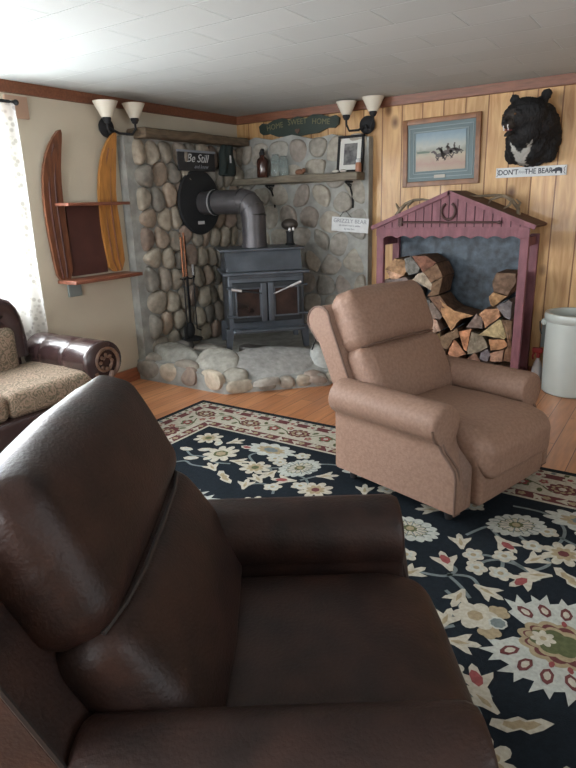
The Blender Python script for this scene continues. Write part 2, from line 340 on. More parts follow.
CR=[(0,H-.002),(.035,H-.002),(.028,H-.03),(.018,H-.075),(0,H-.08)]
struct(MB().prism([(x,z) for x,z in CR],1,YB,0),'trim_left',M['crown'])
struct(MB().prism([(-y,z) for y,z in CR],0,.0,XR),'trim_right',M['crown'])
struct(MB().box((.01,(-1.70+YB)/2,.06),(.02,YB*-1-1.70,.12)),'baseboard_left',M['base'])
struct(MB().box(((1.62+XR)/2,-.01,.05),(XR-1.62,.02,.1)),'baseboard_right',M['base'])
# ------------------------------------------------------------------ stone fireplace
M['stone']=vcol_mat('field_stone',.85,.35,30); M['mortar']=mat('grey_mortar',(.36,.365,.34),.9,bump=.5,bscale=40,var=.3,vscale=9)
SC=[(.30,.285,.25),(.26,.25,.225),(.36,.335,.29),(.22,.22,.21),(.29,.25,.215),(.25,.235,.215),(.33,.315,.28),(.23,.19,.17)]
def tint(c,k): return (c[0]*k*1.12,c[1]*k*1.04,c[2]*k*.94)
def cells(w,h,cw,ch,rng,relax=2):
    nx,ny=max(1,round(w/cw)),max(1,round(h/ch)); seeds=[]
    for j in range(ny):
        for i in range(nx+1):
            x=(i+(.5 if j%2 else 0)+rng.uniform(-.30,.30))*w/nx; y=(j+.5+rng.uniform(-.33,.33))*h/ny
            if 0.02<x<w-.02: seeds.append((x,y))
    ay=cw/ch
    def vor(seeds):
        out=[]
        for i,(sx,sy) in enumerate(seeds):
            P=[(0,0),(w,0),(w,h),(0,h)]
            for j,(tx,ty) in enumerate(seeds):
                if i==j or abs(tx-sx)>3*cw or abs(ty-sy)>3*ch: continue
                mx,my=(sx+tx)/2,(sy+ty)/2; nx_,ny_=tx-sx,(ty-sy)*ay*ay
                Q=[]
                for k in range(len(P)):
                    a,b=P[k-1],P[k]; da=(a[0]-mx)*nx_+(a[1]-my)*ny_; db=(b[0]-mx)*nx_+(b[1]-my)*ny_
                    if (da<=0)!=(db<=0): t=da/(da-db); Q.append((a[0]+(b[0]-a[0])*t,a[1]+(b[1]-a[1])*t))
                    if db<=0: Q.append(b)
                P=Q
                if len(P)<3: break
            if len(P)>=3: out.append(P)
        return out
    C=vor(seeds)
    for _ in range(relax):
        seeds=[(sum(p[0] for p in c)/len(c),sum(p[1] for p in c)/len(c)) for c in C]; C=vor(seeds)
    return C
def dome(mb,P,h,fr,rng,gap=.012,col=None):
    # P polygon in (u,v); fr(u,v,d) -> world point; rounded boulder of height h
    cx=sum(p[0] for p in P)/len(P); cy=sum(p[1] for p in P)/len(P)
    Q=[]
    for x,y in P:
        d=math.hypot(x-cx,y-cy); k=max(.5,(d-gap)/d) if d>0 else 1; Q.append((cx+(x-cx)*k,cy+(y-cy)*k))
    for _ in range(3):
        Q=[q for i in range(len(Q)) for q in ((Q[i-1][0]*.75+Q[i][0]*.25,Q[i-1][1]*.75+Q[i][1]*.25),(Q[i-1][0]*.25+Q[i][0]*.75,Q[i-1][1]*.25+Q[i][1]*.75))]
        if len(Q)>40: break
    n=len(Q); vs=[]; fs=[]; prof=[(1.0,-.03),(.985,.25*h),(.93,.55*h),(.80,.80*h),(.55,.95*h),(.25,h)]
    off=rng.uniform(0,99)
    tx,ty=rng.uniform(-.25,.25),rng.uniform(-.25,.25)
    for s_,d in prof:
        for x,y in Q:
            u=cx+(x-cx)*s_; v=cy+(y-cy)*s_; dn=noise.noise(Vector((u*9+off,v*9,d*9)))*.25*h*(1 if d>0 else 0)
            til=((x-cx)*tx+(y-cy)*ty)*s_*(1 if d>0 else 0)
            vs.append(fr(u,v,d+dn+til))
    for r in range(len(prof)-1):
        for k in range(n): fs.append((r*n+k,r*n+(k+1)%n,(r+1)*n+(k+1)%n,(r+1)*n+k))
    fs.append(tuple(range((len(prof)-1)*n,len(prof)*n)))
    mb.add(vs,fs,1,None,col or tint(rng.choice(SC),rng.uniform(.85,1.15)))
fp=empty('stone_fireplace','floor to near ceiling round river stone fireplace surround and raised hearth filling the corner','fireplace',(.004,-.004,0))
rng=random.Random(7)
mb=MB(); mb.box((.045,-.84,1.07),(.09,1.68,2.14),0)
for c in cells(1.58,1.93,.155,.20,rng,1): dome(mb,c,rng.uniform(.035,.07),lambda u,v,d:(.088+d,-1.60+u,.20+v),rng,.004)
o=flipfix(mb.build('left_stone_facing',[M['mortar'],M['stone']],fp,smooth=50,usecol=True))
rng=random.Random(11); mb=MB(); mb.box((.845,-.045,1.05),(1.5,.09,2.10),0)
mb.prism([(.1,2.08),(.1,2.16),(.3,2.21),(.5,2.17),(.75,2.20),(1.0,2.14),(1.2,2.17),(1.45,2.10),(1.594,2.12),(1.594,2.0),(.1,2.0)],1,-.085,-.003,0)
for c in cells(1.48,1.94,.25,.22,rng,1): dome(mb,c,rng.uniform(.018,.035),lambda u,v,d:(.105+u,-.084-d,.22+v),rng,.008,col=tuple(.62*a+.38*b for a,b in zip(tint(rng.choice(SC),rng.uniform(.9,1.15)),(.38,.38,.35))))
flipfix(mb.build('right_stone_facing',[M['mortar'],M['stone']],fp,smooth=50,usecol=True))
# hearth: low raised platform with a chamfered front corner
HP=[(0.0,-1.69),(.62,-1.71),(.95,-1.70),(1.16,-1.60),(1.45,-1.31),(1.68,-1.06),(1.70,-.6),(1.69,-.0)]
def hz(x,y): # top height
    d1=(2.75-(x-y))/1.414; d2=1.70+y; d3=1.69-x
    lipa=.07; za=lipa+.20*min(1,max(0,d1)/.40)
    zb=.20+.07*min(1,max(0,d2)/.25); zc=.10+.17*min(1,max(0,d3)/.25)
    k=12; z=-math.log(math.exp(-k*za)+math.exp(-k*zb)+math.exp(-k*zc))/k
    return min(.27,max(.06,z+.035))
mb=MB(); n=34; vid={}
def clampin(x,y):
    # pull grid point inside the hearth outline
    if x-y>2.745: k=(x-y-2.745)/2; x-=k; y+=k
    return x,y
vs=[];fs=[]
for i in range(n+1):
    for j in range(n+1):
        x=1.69*i/n; y=-1.70+1.70*j/n; x,y=clampin(x,y); vs.append((x,y,hz(x,y)+.006*noise.noise(Vector((x*9,y*9,0)))))
for i in range(n):
    for j in range(n): a=i*(n+1)+j; fs.append((a,a+n+1,a+n+2,a+1))
mb.add(vs,fs,0)
vs=[];fs=[];ed=[]
for i in range(n+1): ed.append((i*(n+1)))
ed+= [n*(n+1)+j for j in range(1,n+1)]
top=[mb.v[e] for e in ed]; vs=[tuple(p) for p in top]+[(p[0],p[1],0) for p in top]; k=len(top)
for i in range(k-1): fs.append((i,i+k,i+k+1,i+1))
mb.add(vs,fs,0)
rng=random.Random(5)
# stones set in the front faces: (point a, point b, height)
def face(a,b,z0,z1,cw,h):
    a=Vector((*a,0));b=Vector((*b,0)); L=(b-a).length; t=(b-a)/L; nn=Vector((t.y,-t.x,0))
    for c in cells(L,z1-z0,cw,z1-z0,rng,1): dome(mb,c,rng.uniform(.012,.03),lambda u,v,d:tuple(a+t*u+nn*d+Vector((0,0,z0+v))),rng,.010,col=tint(rng.choice(SC),rng.uniform(1.0,1.25)))
face((.0,-1.70),(1.04,-1.70),.015,.20,.21,.03); face((1.045,-1.70),(1.69,-1.055),.0,.12,.20,.03); face((1.69,-1.05),(1.69,-.1),.0,.13,.21,.02)
def top_stone(cx,cy,rx,ry,h,rot=0,col=None,nn=9):
    P=[]
    for k in range(nn):
        th=2*PI*k/nn; r=1+rng.uniform(-.13,.13); x=math.cos(th)*rx*r; y=math.sin(th)*ry*r
        P.append((cx+x*math.cos(rot)-y*math.sin(rot),cy+x*math.sin(rot)+y*math.cos(rot)))
    dome(mb,P,h,lambda u,v,d:(u,v,hz(min(1.69,max(0,u)),v)-.005+max(d,-.02)),rng,.0,col)
g1=(.36,.355,.32)
top_stone(.33,-1.50,.28,.15,.10,0,g1); top_stone(.80,-1.49,.22,.17,.09,.1,(.36,.35,.31)); top_stone(.15,-1.26,.13,.13,.09,0,(.22,.21,.2))
top_stone(1.19,-1.17,.46,.24,.06,R(45),(.32,.315,.30),13)      # the big flat slab before the stove
top_stone(1.05,-1.57,.13,.08,.06,.4,(.36,.34,.29)); top_stone(.56,-1.64,.14,.06,.05,0,(.3,.27,.23)); top_stone(.13,-1.62,.12,.07,.05,0,(.3,.27,.23))
top_stone(1.52,-.86,.13,.14,.11,.3,(.40,.41,.39)); top_stone(1.58,-.58,.12,.14,.08,0,(.32,.3,.27)); top_stone(.95,-.88,.32,.22,.025,R(45),(.2,.19,.18),11)
top_stone(1.45,-.33,.18,.16,.06,0,g1); top_stone(.42,-1.14,.20,.14,.05,0,(.32,.30,.27)); top_stone(.60,-1.28,.10,.08,.05,0,(.27,.25,.22)); top_stone(1.32,-1.47,.12,.05,.04,R(45),(.37,.35,.31)); top_stone(1.60,-1.12,.11,.06,.04,R(45),(.3,.24,.2))
flipfix(mb.build('hearth',[M['mortar'],M['stone']],fp,smooth=50,usecol=True))
# rough wooden slab on top of the left facing
def slab(x0,x1,y0,y1,z0,z1,seed,axis):
    def fn(P,u):
        k=noise.noise(Vector((P.x*4+seed,P.y*4,P.z*8)))
        return (P.x+k*.018,P.y+k*.018,P.z+k*.012)
    return MB().rbox(((x0+x1)/2,(y0+y1)/2,(z0+z1)/2),(x1-x0,y1-y0,z1-z0),.012,n=16,seg=2,fn=fn)
setp(slab(.01,.235,-1.56,-.12,2.125,2.205,3,1).build('wood_slab',M['slabwood']),'rough brown wooden slab capping the left stone wall below the ceiling','shelf')
# ------------------------------------------------------------------ stove
def frame_stove():
    th=R(45); T=Matrix.Translation((1.045,-1.005,0))
    return T
st=empty('wood_stove','grey black cast iron wood stove with two glass doors standing on the stone hearth','stove',(1.035,-1.015,0),R(45))
# local: x along the front (to the right), y = back (+) ; front face at y=0
bodyc=(0,.27); w=.70
mb=MB(); mb.box((0,.27,.695),(w,.54,.50),0,bev=.012); mb.box((0,-.004,.93),(w-.02,.03,.03),0,bev=.008)
mb.build('body',M['stove'],st)
mb=MB(); mb.box((0,.235,.958),(.79,.60,.03),0,bev=.01); mb.build('step_plate',M['stove'],st)
mb=MB(); mb.prism([(.045,.973),(.10,1.15),(.535,1.15),(.535,.973)],0,-.355,.345,0); mb.build('upper_box',M['stove'],st,smooth=0)
mb=MB(); mb.box((-.01,.31,1.158),(.78,.50,.02),0,bev=.006); mb.build('top_plate',M['stove'],st)
for sx in(-1,1):
    for y in(.03,.50):
        z0=.25 if y<.2 else .262
        MB().prism([(sx*.345,z0),(sx*.39,z0),(sx*.385,.46),(sx*.31,.46)],1,y-.03,y+.03).build('leg',M['stove'],st,smooth=0)
mb=MB(); mb.box((0,-.07,.452),(.66,.17,.022),0,bev=.006); mb.tube([(-.32,-.155,.462),(.32,-.155,.462)],.013,0); mb.build('ash_lip',M['stove'],st)
for sx in(-1,1):
    mb=MB(); mb.box((sx*.16,-.018,.70),(.315,.034,.36),0,bev=.01)
    for a,b,c,d in((.16,.165,.265,.012),):
        pass
    d=mb.build('door',M['black'],st)
    mb=MB(); mb.box((sx*.175,-.039,.70),(.20,.006,.24),0); mb.build('door_glass',M['glassdark'],d,smooth=0)
    mb=MB()
    for zz in(-1,1): mb.box((sx*.175,-.041,.70+zz*.128),(.23,.014,.016),0,bev=.004)
    for xx in(-1,1): mb.box((sx*.175+xx*.11,-.041,.70),(.014,.014,.26),0,bev=.004)
    mb.box((sx*.033,-.045,.70),(.055,.02,.35),0,bev=.006)
    mb.build('door_trim',M['stove'],d)
    mb=MB()
    if sx<0: mb.tube([(-.06,-.055,.782),(-.06,-.085,.785),(-.32,-.10,.832)],.007,0); mb.tube([(-.24,-.095,.818),(-.33,-.101,.834)],.013,1,n=10)
    else: mb.tube([(.06,-.055,.775),(.06,-.085,.78),(.29,-.10,.872)],.007,1); mb.tube([(.20,-.094,.836),(.30,-.101,.876)],.012,1,n=10)
    mb.build('door_handle',[M['black'],M['chrome']],d)
    for z in(.58,.84):
        MB().tube([(sx*.28,-.045,z),(sx*.37,-.045,z)],.011,n=8).build('hinge',M['stove'],st)
# pipe: rises, elbow, runs to the wall
px,py=.775,-.815
sp=empty('stove_pipe','fat grey stove pipe rising from the wood stove and elbowing into the left stone wall','stove pipe',(px,py,1.168))
mb=MB(); pr=.115
def rings(pts,r,mb,mi=0,n=24): mb.tube(pts,r,mi,n=n)
rings([(0,0,0),(0,0,.285)],pr,mb); rings([(0,0,.0),(0,0,.03)],pr+.008,mb); mb.build('vertical_pipe',M['pipe'],sp)
mb=MB(); el=[]; r=.125
for k in range(7):
    a=PI/2*k/6; el.append((-r+r*math.cos(a),0,.285+r*math.sin(a)))
rings(el,pr,mb)
for k in (0,2,4,6):
    p=Vector(el[k]); a=PI/2*k/6; t=Vector((-math.sin(a),0,math.cos(a))); mb.tube([p-t*.006,p+t*.006],pr+.005,0,n=24)
mb.build('elbow',M['pipe'],sp)
mb=MB(); rings([(-.12,0,.41),(-.62,0,.41)],pr-.004,mb); mb.build('horizontal_pipe',M['pipe'],sp)
MB().tube([(-.448,0,.41),(-.462,0,.41)],pr+.006,n=24).build('clamp_band',M['chrome'],sp)
MB().tube([(-.425,0,.41),(-.445,0,.41)],pr+.004,n=24).build('joint_ring',M['black'],sp)
wp=empty('flue_plate','round matte black wall plate behind the stove pipe on the left stones','plate',(.14,py-.03,1.585))
MB().lathe([(.30,0),(.305,.012),(.29,.03),(.16,.04)],M=Matrix.Rotation(R(90),4,'Y'),n=48).build('disc',M['blackm'],wp)
MB().box((.045,-.03,-.19),(.004,.09,.03),M=None).build('label',M['tag'],wp,smooth=0)
# heat fan / lantern on stove top
hf=empty('stove_top_fan','small dark round headed fan standing on the right of the stove top','fan',(.98,-.52,1.168))
MB().lathe([(.045,0),(.05,.01),(.035,.02),(.032,.10),(.04,.13)],n=20).build('base',M['blackm'],hf)
mb=MB(); mb.ell((0,0,.19),(.085,.07,.055)); mb.build('head',mat('dark_bronze',(.06,.05,.042),.5,metal=.4),hf)
mb=MB(); mb.ell((.035,-.055,.145),(.014,.014,.02)); mb.ell((.06,-.03,.15),(.012,.012,.02)); mb.build('shiny_knobs',M['chrome'],hf)
# tool set
ts=empty('fireplace_tool_set','black fire tools with twisted copper handles on a stand against the left stones','fireplace tools',(.24,-1.19,.30))
mb=MB(); mb.lathe([(.10,0),(.105,.012),(.06,.03),(.012,.035)],n=24); mb.tube([(0,0,.03),(0,0,.99)],.008); mb.build('stand',M['blackm'],ts)
MB().tube([(0,-.10,.60),(-.0,-.05,.585),(0,0,.60),(0,.05,.585),(0,.10,.60)],.007).build('hook_bar',M['blackm'],ts)
for i,(dy,top,hm) in enumerate(((-.075,.98,'copper'),(-.035,1.02,'copper'),(.06,.72,'chrome'))):
    z0=.62
    rod=MB().tube([(.02,dy,.10),(.02,dy,z0)],.006)
    if i==0: rod.box((.02,dy,.09),(.02,.09,.12),bev=.005)
    if i==1: rod.ell((.02,dy,.10),(.04,.05,.08),n=8)
    if i==2: rod.tube([(.02,dy,.10),(.05,dy+.03,.08)],.006)
    r_=rod.build(['shovel','brush','poker'][i],M['blackm'],ts)
    hz0=z0
    prof=[(.009 if k%2 else .013,hz0+(top-hz0)*k/14) for k in range(15)]
    MB().lathe(prof,n=10,M=Matrix.Translation((.02,dy,0))).build('handle',M[hm],r_)
# cord by stove
setp(MB().tube([(1.50,-.78,.34),(1.49,-.82,.40),(1.47,-.86,.38),(1.46,-.91,.31),(1.46,-.94,.27)],.006).build('poker_cord',M['blackm']),'thin black cord hanging over the hearth edge right of the stove','cord')
# ------------------------------------------------------------------ mantel shelf and what stands on it
ms=empty('mantel_shelf','thick grey brown wooden mantel shelf on the right stone wall above the stove','shelf',(.75,-.19,1.74))
mb=slab(-.73,.82,-.09,.09,0,.07,9,0); mb.build('board',M['mantel'],ms)
def bracket(x):
    mb=MB(); mb.tube([(x,.085,-.01),(x,.085,-.25)],.009); mb.tube([(x,.09,-.012),(x,-.07,-.012)],.009)
    mb.tube([(x,-.07,-.012),(x,.03,-.06),(x,.07,-.13),(x,.085,-.24)],.008); mb.tube([(x+.0,.0,-.02),(x,.03,-.07),(x,.05,-.04),(x,.02,-.03)],.006)
    mb.build('iron_bracket',M['blackm'],ms)
bracket(-.22); bracket(.69)
b=empty('brown_bottle','small dark brown glass bottle with stopper standing on the mantel shelf','bottle',(.455,-.19,1.812))
MB().lathe([(.055,0),(.06,.01),(.06,.15),(.052,.175),(.03,.195),(.022,.215)],n=24).build('body',M['brnglass'],b)
mb=MB(); mb.lathe([(.026,.213),(.026,.235),(.018,.25),(.022,.262),(.010,.275)],n=16); mb.tube([(-.03,0,.20),(-.035,0,.235),(-.01,0,.27),(.02,0,.27)],.004); mb.build('stopper',M['blackm'],b)
for i,(x,h,l) in enumerate(((.60,.21,'tall pale blue glass jar next to the brown bottle on the mantel'),(.70,.19,'second pale blue glass jar, farther right from the brown bottle'))):
    b=MB().lathe([(.045,0),(.048,.01),(.046,h*.8),(.03,h*.92),(.034,h)],n=24,M=Matrix.Translation((x,-.17,1.812))).build('glass_jar',M['blueglass']); setp(b,l,'jar')
setp(MB().ell((.90,-.19,1.84),(.05,.035,.03)).ell((.945,-.19,1.855),(.022,.02,.022)).build('duck_figurine',mat('brown_carving',(.2,.09,.05),.6)),'tiny reddish brown carved figurine in the middle of the mantel shelf','figurine')
pf=empty('photo_frame','black framed photograph with white mat leaning on the right end of the mantel','picture frame',(1.425,-.15,1.812))
TF=Matrix.Rotation(R(-8),4,'X')
mb=MB(); a,b_,t=.135,.165,.022
for sx in(-1,1): mb.box((sx*(a-t/2),0,b_),(t,.02,2*b_),M=TF); mb.box((0,0,b_+sx*(b_-t/2)),(2*a,.02,t),M=TF)
mb.box((0,.012,b_),(2*a,.006,2*b_),M=TF); mb.build('frame',M['blackm'],pf,smooth=0)
MB().box((0,.004,b_),(2*(a-t),.004,2*(b_-t)),M=TF).build('mat_board',M['paper'],pf,smooth=0)
MB().box((0,-.0,b_),(.135,.004,.19),M=TF).build('photograph',M['photo'],pf,smooth=0)
j=empty('small_jar','small orange and white jar beside the black photo frame on the mantel','jar',(1.545,-.20,1.81))
MB().lathe([(.026,0),(.028,.01),(.028,.07),(.02,.085)],n=16).build('body',mat('orange_jar',(.35,.15,.08),.4),j); MB().lathe([(.022,.083),(.024,.105),(.010,.12)],n=16).build('lid',M['white'],j)
for i,x in enumerate((1.33,1.41)):
    setp(MB().ell((x,-.245,1.825),(.035,.018,.014)).build('shell',mat('shell_white',(.5,.47,.42),.6)),['small white shell at the left foot of the photo frame','small white shell at the middle of the photo frame foot'][i],'shell')
# white hand lettered board hanging on the stones
s=empty('hanging_board','small tilted white lettered board hanging on the right stones by the shed','sign',(1.425,-.135,1.335)); T=Matrix.Rotation(R(4),4,'Y')
MB().box((0,0,0),(.40,.015,.135),bev=.004,M=T).build('board',M['white'],s)
for k,(tx,z,sz) in enumerate((('GRIZZLY BEAR',.032,.052),('sit down rest a while',-.008,.026),('by the fire',-.04,.026))):
    text('lettering',tx,sz,T@wallR(0,-.009,z),M['inkgrey'],s,sx=1.05)
MB().tube([(-.12,.0,.065),(-.06,.01,.14),(.02,.0,.062)],.003).build('hanging_wire',M['blackm'],s)
# home sweet home plaque
s=empty('home_plaque','dark green carved HOME SWEET HOME plaque with a heart above the right stones','sign',(.79,-.03,2.285))
up=[(-.47,.03),(-.43,.055),(-.36,.045),(-.28,.075),(-.18,.085),(-.10,.06),(-.04,.075),(0,.085),(.04,.075),(.10,.06),(.18,.085),(.28,.075),(.36,.045),(.43,.055),(.47,.03)]
dn=[(.46,-.03),(.42,-.055),(.34,-.05),(.24,-.085),(.12,-.09),(0,-.10),(-.12,-.09),(-.24,-.085),(-.34,-.05),(-.42,-.055),(-.46,-.03)]
flipfix(MB().prism([(x,z) for x,z in up+dn],1,-.012,.012).build('board',M['green'],s,smooth=0))
for tx,x,z,rr in(('HOME',-.27,.012,-6),('SWEET',0,.033,0),('HOME',.27,.012,6)): text('lettering',tx,.072,wallR(x,-.0135,z)@Matrix.Rotation(R(-rr),4,'Z'),M['gold'],s)
h=[]
for k in range(24): t=2*PI*k/24; h.append((.0018*16*math.sin(t)**3,-.05+.0018*(13*math.cos(t)-5*math.cos(2*t)-2*math.cos(3*t)-math.cos(4*t))))
flipfix(MB().prism(h,1,-.016,-.011).build('heart',mat('brown_heart',(.10,.05,.03),.6),s,smooth=0))
# be still sign on the left stones
s=empty('script_sign','small dark sign with white script lettering hung above the round wall plate','sign',(.165,-.86,1.96))
MB().box((0,0,0),(.014,.52,.18),bev=.003).build('board',mat('charcoal_board',(.035,.034,.036),.7,var=.4,vscale=12),s)
MB().box((.004,0,.085),(.02,.53,.02)).build('top_rail',M['inkgrey'],s,smooth=0)
text('lettering','Be Still',.105,wallL(.0085,0,.022),M['white'],s,shear=.4,sx=1.05); text('lettering','and know',.05,wallL(.0085,.05,-.05),M['inkgrey'],s,shear=.4)
dc=empty('hanging_cloth','dark green bundle hanging under the wooden slab right of the script sign','cloth',(.19,-.43,2.13))
def fn(P,u): k=noise.noise(Vector((P.y*14,P.z*6,3))); return (P.x+k*.03,P.y*(1-.25*u[2])+.03*noise.noise(Vector((P.z*8,1,2))),P.z)
MB().rbox((0,0,-.15),(.07,.20,.30),.03,n=8,fn=fn).build('bundle',M['dcloth'],dc)
MB().box((.045,0,-.14),(.006,.02,.07)).build('white_tag',M['tag'],dc,smooth=0)
# ------------------------------------------------------------------ wall lights
def sconce(name,label,loc,rz,arms):
    s=empty(name,label,'wall lamp',loc,rz)   # local: -y into room, x along wall
    MB().lathe([(.075,0),(.08,.012),(.06,.03),(.03,.04)],n=28,M=Matrix.Rotation(R(90),4,'X')).build('back_plate',M['blackm'],s)
    for (ax,az,out,sc_) in arms:
        a=MB().tube([(0,-.03,0),(ax*.35,-out*.6,-.045),(ax*.8,-out,-.05),(ax,-out,az-.07),(ax,-out,az-.02)],.010).lathe([(.02,-.03),(.034,-.005),(.034,.015)],n=16,M=Matrix.Translation((ax,-out,az))).build('arm',M['blackm'],s)
        sh=MB().lathe([(.034,.0),(.042,.0),(.098,.115),(.100,.118),(.094,.117),(.036,.004)],n=32,cap=False,M=Matrix.Translation((ax,-out,az+.012))@Matrix.Scale(sc_,4)).build('glass_shade',M['shade'],s)
    return s
sconce('light_sconce','dark metal two arm wall lamp with frosted glass cups beside the skis',(.012,-1.79,2.195),R(90),[(-.10,.045,.14,1.0),(.20,.065,.14,.95)])
sconce('light_sconce','dark metal two arm wall lamp with frosted glass cups above the black photo frame',(1.545,-.012,2.225),0,[(-.15,.075,.14,.95),(.12,.08,.14,1.0)])
# ------------------------------------------------------------------ ski shelf
SKI_D=[(-2.304,2.149),(-2.38,2.059),(-2.445,1.929),(-2.486,1.736),(-2.497,1.518),(-2.487,1.255),(-2.457,.988),(-2.321,1.004),(-2.319,1.321),(-2.326,1.513),(-2.323,1.701),(-2.305,1.921),(-2.285,2.101)]
SKI_O=[(-1.78,2.159),(-1.868,2.054),(-1.923,1.897),(-1.968,1.662),(-1.979,1.381),(-1.956,1.173),(-1.934,1.027),(-1.765,1.026),(-1.773,1.371),(-1.793,1.62),(-1.758,1.942),(-1.751,2.138)]
k=empty('ski_shelf','wall shelf made of one dark and one honey wooden ski with two red brown boards','shelf',(0,0,0))
def ski(pts,m,mr,name):
    def bend(z): return .02+.05*max(0,(z-1.75)/.4)**2
    for _ in range(1): pts=[q for i in range(len(pts)) for q in ((pts[i-1][0]*.75+pts[i][0]*.25,pts[i-1][1]*.75+pts[i][1]*.25),(pts[i-1][0]*.25+pts[i][0]*.75,pts[i-1][1]*.25+pts[i][1]*.75))]
    ti=max(range(len(pts)),key=lambda i:pts[i][1]); pts=pts[ti:]+pts[:ti]
    d=MB(); n=len(pts)
    f=[(bend(z)+.03,y,z) for y,z in pts]; bck=[(bend(z),y,z) for y,z in pts]
    d.add(f+bck,[tuple(range(n)),tuple(range(2*n-1,n-1,-1))]+[(i,i+n,(i+1)%n+n,(i+1)%n) for i in range(n)])
    o=flipfix(d.build(name,m,k,smooth=30,)); 
    cy=sum(p[0] for p in pts)/n
    bi=min(range(n),key=lambda i:pts[i][1]); L=pts[:bi+1]; Rr=pts[bi+1:]
    for fr in (.28,.62):
        path=[]
        for z in [1.03+i*.1 for i in range(11)]:
            yl=np.interp(z,[p[1] for p in L[::-1]],[p[0] for p in L[::-1]]); yr=np.interp(z,[p[1] for p in Rr],[p[0] for p in Rr]); path.append((bend(z)+.032,yl+(yr-yl)*fr,z))
        MB().tube(path,.008,n=6).build('ridge',mr,o)
ski(SKI_D,M['skid'],M['panelb'],'dark_ski'); ski(SKI_O,M['skio'],M['skil'],'honey_ski')
MB().prism([(-2.29,1.60),(-1.93,1.59),(-1.95,1.03),(-2.31,1.03)],0,.012,.03).build('back_panel',M['panelb'],k,smooth=0)
MB().box((.115,-2.10,1.592),(.20,.62,.024),bev=.004).build('upper_board',M['shelfw'],k)
MB().box((.125,-2.10,1.00),(.23,.70,.028),bev=.004).build('lower_board',M['shelfw'],k)
setp(MB().box((.012,-2.30,.915),(.02,.13,.10),bev=.006).build('outlet_plate',M['greybox']),'grey outlet cover on the cream wall below the ski shelf','outlet')
# curtain rod, block and curtain
r_=empty('curtain_rod','dark curtain rod on a wooden block at the upper left window corner','curtain rod',(0,-2.62,2.29))
MB().tube([(.075,-.03,0),(.075,-2.3,0)],.011,n=10).build('rod',M['blackm'],r_)
mb=MB(); mb.tube([(.0,-.04,-.0),(.075,-.04,0)],.01); mb.ell((.075,-.012,0),(.02,.02,.02)); mb.build('finial',M['blackm'],r_)
MB().box((.012,.03,-.02),(.022,.18,.15),bev=.004).build('mounting_block',mat('pale_brown_block',(.42,.27,.19),.7),r_)
mb=MB(); vs=[];fs=[]; ny,nz=150,24
for i in range(ny+1):
    for j in range(nz+1):
        t=i/ny; z=2.30-1.75*j/nz; y=-2.635-2.15*t*1.0; x=.060+.018*math.sin(t*95+.4*math.sin(j*.3))+.008*math.sin(t*41)
        vs.append((x,y,z))
for i in range(ny):
    for j in range(nz): a=i*(nz+1)+j; fs.append((a,a+1,a+nz+2,a+nz+1))
mb.add(vs,fs); setp(mb.build('lace_curtain',M['lace'],smooth=180),'bright white lace curtain hanging in front of the left window','curtain')
# ------------------------------------------------------------------ firewood shed
sh=empty('firewood_shed','red painted indoor firewood shelter with gabled roof and horseshoe against the pine wall','firewood rack',(2.495,-.22,0))
X0,X1=-.65,.65
for sx in(-1,1):
    for y,n_ in((-.18,'front_post'),(.17,'rear_post')):
        MB().box((sx*.617,y,.625),(.066,.045,1.25),bev=.003).build(n_,M['red'],sh)
    MB().box((sx*.617,0,.06),(.04,.32,.10)).build('side_rail',M['red'],sh,smooth=0); MB().box((sx*.617,0,1.2),(.03,.32,.07)).build('side_rail',M['red'],sh,smooth=0)
MB().box((0,.19,.66),(1.19,.012,1.16)).build('tin_back',M['tin'],sh,smooth=0)
MB().box((0,0,.035),(1.18,.33,.03)).build('bottom_board',M['red'],sh,smooth=0)
pts=[(-.65,1.315),(-.65,1.25)]
for i in range(61):
    x=-.585+1.17*i/60; pts.append((x,1.228+.024*abs(math.sin((x+.585)/1.17*PI*9))))
pts+=[(.65,1.25),(.65,1.315)]
flipfix(MB().prism(pts,1,-.212,-.19).build('scalloped_beam',M['red'],sh,smooth=0))
g=MB().prism([(-.65,1.315),(.65,1.315),(0,1.585)],1,-.205,-.185).build('gable_boards',M['red'],sh,smooth=0); flipfix(g)
for i in range(-8,9):
    x=i*.072; top=1.585-.27*abs(x)/.65-.01
    if top>1.33: MB().box((x,-.2065,(1.322+top)/2),(.007,.004,top-1.322)).build('board_seam',M['redd'],g,smooth=0)
for sx in(-1,1):
    a=math.atan2(.285,.71); L=math.hypot(.285,.69)
    T=Matrix.Translation((sx*.345,-.0,1.463))@Matrix.Rotation(sx*a,4,'Y')
    MB().box((0,0,0),(L,.44,.022),M=T).build('roof_slope',M['roof'],sh,smooth=0)
    MB().box((0,-.222,-.006),(L+.01,.014,.034),M=T).build('fascia',M['red'],sh,smooth=0)
